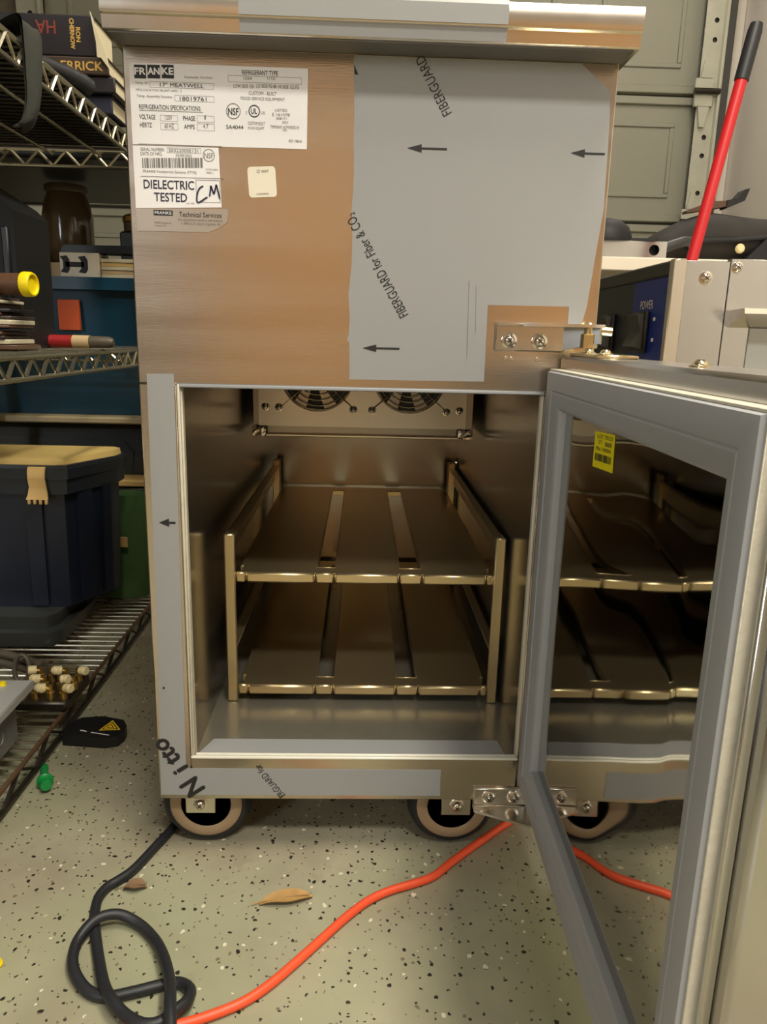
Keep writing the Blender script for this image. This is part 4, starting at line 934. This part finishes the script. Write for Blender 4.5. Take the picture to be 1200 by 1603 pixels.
# ================================================================== RIGHT SIDE
EX, EYF, EZ = .700, .486, .690
q = Th('equipment_cabinet', 'stainless kitchen appliance with a blue power panel right of the cabinet', 'appliance', (.95,.70,0))
b = MB(); b.box((EX+.012,EYF+.012,.04),(1.35,.92,EZ-.004),'steel_door',.003); q.part(b, 'body')
b = MB(); b.box((EX+.004,EYF,.05),(.7855,EYF+.014,EZ),'steel_door',.0006); fp = q.part(b, 'front_panel')
b = MB(); b.box((.7865,EYF-.001,.05),(1.33,EYF+.014,EZ+.004),'steel_door',.0006); fq = q.part(b, 'front_panel')
b = MB(); b.box((EX-.006,EYF-.004,.05),(EX+.016,EYF+.012,EZ+.002),'steel_bright',.002); q.part(b, 'corner_post')
b = MB(); b.box((EX,EYF+.012,.05),(EX+.012,.92,.50),'panel_frame',.002); b.box((EX-.004,EYF+.012,.668),(EX+.012,.92,EZ+.001),'panel_frame',.003); q.part(b, 'side_frame')
b = MB(); b.box((EX,.662,.50),(EX+.012,.92,.668),'panel_dark',.001); q.part(b, 'dark_panel')
b = MB(); b.box((EX,EYF+.012,.50),(EX+.012,.662,.668),'blue_panel',.001); bp_ = q.part(b, 'blue_panel', label='blue control panel')
b = MB(); text(b, 'POWER', (EX-.0006,.622,.6195), Vector((0,-1,0)), Z1, .0145, 'paper_white', width=.058)
for z in (.602,.568): b.box((EX-.002,.548,z-.003),(EX,.555,z+.003),'paper_white',.0008)
b.build('panel_print', bp_, fixn=False, smooth=0)
for y0_, y1_ in ((.572,.640),(.745,.815)):
    b = MB(); b.box((EX-.008,y0_,.545),(EX,y1_,.616),'black_plastic',.003); sw = q.part(b, 'rocker_switch')
    b = MB(); b.prism([(EX-.008,y0_+.008,.552),(EX-.024,y0_+.008,.556),(EX-.012,y0_+.008,.582),(EX-.020,y0_+.008,.610),(EX-.008,y0_+.008,.612)],(0,y1_-y0_-.016,0),'panel_frame'); b.build('rocker', sw)
for x, z in ((.749,.664),):
    b = MB(); screw(b,(x,EYF,z),(0,-1,0),.0075,h=.006); b.build('screw', fp)
b = MB(); screw(b,(.797,EYF-.001,.681),(0,-1,0),.0065,h=.006); b.build('screw', fq)
b = MB(); b.prism([(.792,EYF-.001,.616),(.792,EYF-.05,.618),(.792,EYF-.052,.610),(.792,EYF-.001,.590)],(.50,0,0),'steel_bright'); b.build('ledge', fq)
b = MB(); b.box((.828,EYF-.0035,.30),(1.30,EYF-.001,.590),'white_metal',.001); b.build('light_panel', fq)
for x in (.74,1.31):
    for y in (.53,.88):
        b = MB(); b.lathe([(.018,0),(.018,.008),(.012,.012),(.012,.045)],(x,y,0),Z1,'black_plastic',16); q.part(b, 'foot')
# broom pole behind it
a0, a1 = Vector((.775,.965,.004)), Vector((.998,1.03,1.215)); d_ = (a1-a0).normalized()
a0, a1 = Vector((.800,.960,.0)), Vector((1.024,1.00,1.222)); d_ = (a1-a0).normalized()
t = Th('broom', 'red metal broom pole with a black grip leaning beside the white wall', 'broom', a0)
b = MB(); b.tube([a0+d_*.05, a1-d_*.10], .0125, 'red', 18); t.part(b, 'pole')
b = MB(); b.tube([a1-d_*.115, a1-d_*.02, a1-d_*.004, a1], [.0150,.0150,.0125,.006], 'black_rubber', 18); t.part(b, 'grip')
b = MB(); b.box((.70,.945,.035),(.90,.985,.075),'black_plastic',.008); t.part(b, 'head')
b = MB(); b.prism([(.705,.95,.0),(.895,.95,.0),(.89,.955,.036),(.71,.955,.036)],(0,.025,0),'hose'); t.part(b, 'bristles')
# bench with clutter
t = Th('workbench', 'white workbench behind the appliance by the garage door', 'bench', (1.15,1.45,0))
b = MB(); b.box((.70,1.10,.728),(1.72,1.75,.760),'paper_cream',.003); t.part(b, 'bench_top')
for x in (.74,1.68):
    for y in (1.14,1.71):
        b = MB(); b.box((x-.025,y-.025,0),(x+.025,y+.025,.728),'white_metal',.003); t.part(b, 'leg')
t = Th('steel_channel', 'short steel channel with a round dark hole on the bench', 'metal channel', (.82,1.16,.76))
b = MB(); b.holecell(.865,.935,.762,.797,.905,.780,.0125,1.13,.02,'steel_door','fan_dark',20); b.box((.70,1.13,.762),(.865,1.15,.797),'steel_door'); b.box((.70,1.15,.762),(.935,1.152,.797),'fan_dark'); b.box((.70,1.13,.797),(.935,1.20,.800),'steel_door'); b.box((.70,1.13,.760),(.935,1.20,.762),'steel_door'); t.part(b, 'channel', smooth=0)
t = Th('baseball_cap', 'black cap resting on the steel channel next to the cabinet', 'cap', (.80,1.17,.80))
b = MB(); b.lathe([(.062,0),(.062,.012),(.054,.032),(.036,.046),(.015,.052),(0,.053)],(.795,1.165,.800),Z1,'bag_black',24); t.part(b, 'crown')
b = MB(); b.prism([(.84,1.13,.800),(.905,1.12,.800),(.915,1.14,.800),(.90,1.18,.800),(.84,1.20,.800)],(0,0,.006),'bag_black'); t.part(b, 'brim')
# long dark bag on the bench
t = Th('tool_bag', 'large dark brown soft bag on the bench behind the red pole', 'bag', (1.15,1.32,.76))
V = []; F = []; nu, nv = 20, 14
for i in range(nu+1):
    u = i/nu; x = .935+.52*u; h_ = .050+.085*min(1,u*3.0)**.7+.010*math.sin(u*7); 
    if u > .93: h_ *= .8
    for j in range(nv):
        a = 2*math.pi*j/nv; V.append((x+.01*math.sin(a*2), 1.33+.105*math.cos(a)*(1 if 0 < i < nu else .75), .760+max(0,(h_*.5)*(1+math.sin(a)*(1+.05*math.sin(5*u+2*a))))))
for i in range(nu):
    for j in range(nv): F.append((i*nv+j, i*nv+(j+1) % nv, (i+1)*nv+(j+1) % nv, (i+1)*nv+j))
F += [tuple(range(nv)), tuple(range(nu*nv,(nu+1)*nv))]
b = MB(); b.add(V, F, 'bag_dark'); t.part(b, 'bag_body', smooth=80)
b = MB(); b.tube(bez([(.96,1.235,.800),(1.05,1.222,.815),(1.16,1.222,.822),(1.28,1.222,.835)],6),.006,'bag_black',10); t.part(b, 'zip')
b = MB(); b.prism([(1.16,1.215,.762),(1.32,1.215,.762),(1.32,1.215,.885),(1.26,1.215,.870)],(0,.02,0),'bag_black'); t.part(b, 'side_pocket')
b = MB(); b.lathe([(.011,0),(.012,.006),(.008,.012),(0,.013)],(1.155,1.222,.800),(0,-1,0),'ivory',14); t.part(b, 'buckle')
b = MB(); b.tube(bez([(.93,1.15,.786),(.99,1.16,.806),(1.02,1.19,.803),(1.03,1.22,.80)],6),.012,'grey_plastic_dark',12); b.build('grey_hose', label='short dark grey hose end in front of the soft bag', category='hose')
t = Th('wood_clamp', 'small wooden clamp with a black jaw lying on the soft bag', 'clamp', (1.12,1.30,.905))
b = MB(); b.prism([(1.04,1.29,.892),(1.15,1.29,.912),(1.155,1.29,.925),(1.10,1.29,.922),(1.04,1.29,.898)],(0,.03,0),'brown_wood'); t.part(b, 'arm')
b = MB(); b.prism([(1.14,1.285,.905),(1.185,1.285,.925),(1.195,1.285,.955),(1.183,1.285,.952),(1.165,1.285,.930),(1.14,1.285,.925)],(0,.04,0),'bag_black'); t.part(b, 'jaw')
# things fixed on the white right wall
t = Th('wall_bracket', 'grey oval fitting with a thin wire on the white right wall', 'fitting', (1.85,2.4,1.4))
b = MB(); b.lathe([(.055,0),(.052,.012),(.03,.018),(0,.018)],(1.86,2.42,1.455),(-1,0,0),'wire_grey',24)
o_ = t.part(b, 'disc')
b = MB(); b.tube([(1.855,2.42,1.50),(1.855,2.40,1.75),(1.855,2.39,2.05)],.005,'wire_grey',8); t.part(b, 'wire')

# ================================================================== unseen furniture, added behind the camera to give the steel warm reflections
t = Th('wooden_cupboard', 'honey coloured wooden cupboard against the wall facing the cabinet', 'cupboard', (-.14,-3.35,0))
b = MB(); b.box((-.62,-3.58,.06),(.34,-3.10,1.62),'honey_wood',.006); b.box((-.60,-3.56,0),(.32,-3.14,.06),'honey_wood'); t.part(b, 'carcass')
for x0_, x1_ in ((-.61,-.145),(-.135,.33)):
    b = MB(); b.box((x0_,-3.10,.09),(x1_,-3.078,1.60),'honey_wood',.004); d__ = t.part(b, 'cupboard_door')
    b = MB(); b.box((x0_+.06,-3.078,.16),(x1_-.06,-3.070,1.52),'honey_wood',.006); b.build('raised_panel', d__)
    b = MB(); xk = x1_-.03 if x0_ < -.4 else x0_+.03; b.lathe([(.008,0),(.008,.012),(.014,.018),(.012,.026),(0,.028)],(xk,-3.078,.85),(0,1,0),'brass',16); b.build('knob', d__)
z = 0
for i, (hh, x0_, x1_) in enumerate(((.42,.80,1.55),(.40,.84,1.50),(.30,.92,1.46))):  # unseen cartons added for gold reflections near the hinge
    t = Th('cardboard_box', ['large cardboard box at the bottom of the stack facing the cabinet','middle cardboard box of the stack facing the cabinet','smallest cardboard box on top of the stack facing the cabinet'][i], 'box', ((x0_+x1_)/2,-3.2,z), 'cardboard boxes facing the cabinet')
    b = MB(); b.box((x0_,-3.5,z),(x1_,-2.95,z+hh-.002),'cardboard',.004); t.part(b, 'carton')
    b = MB(); b.box((x0_+.02,-3.25,z+hh-.0025),(x1_-.02,-3.20,z+hh-.0012),'tan_plastic'); b.box(((x0_+x1_)/2-.025,-2.951,z+hh-.12),((x0_+x1_)/2+.025,-2.9495,z+hh-.003),'tan_plastic'); t.part(b, 'packing_tape', smooth=0); z += hh
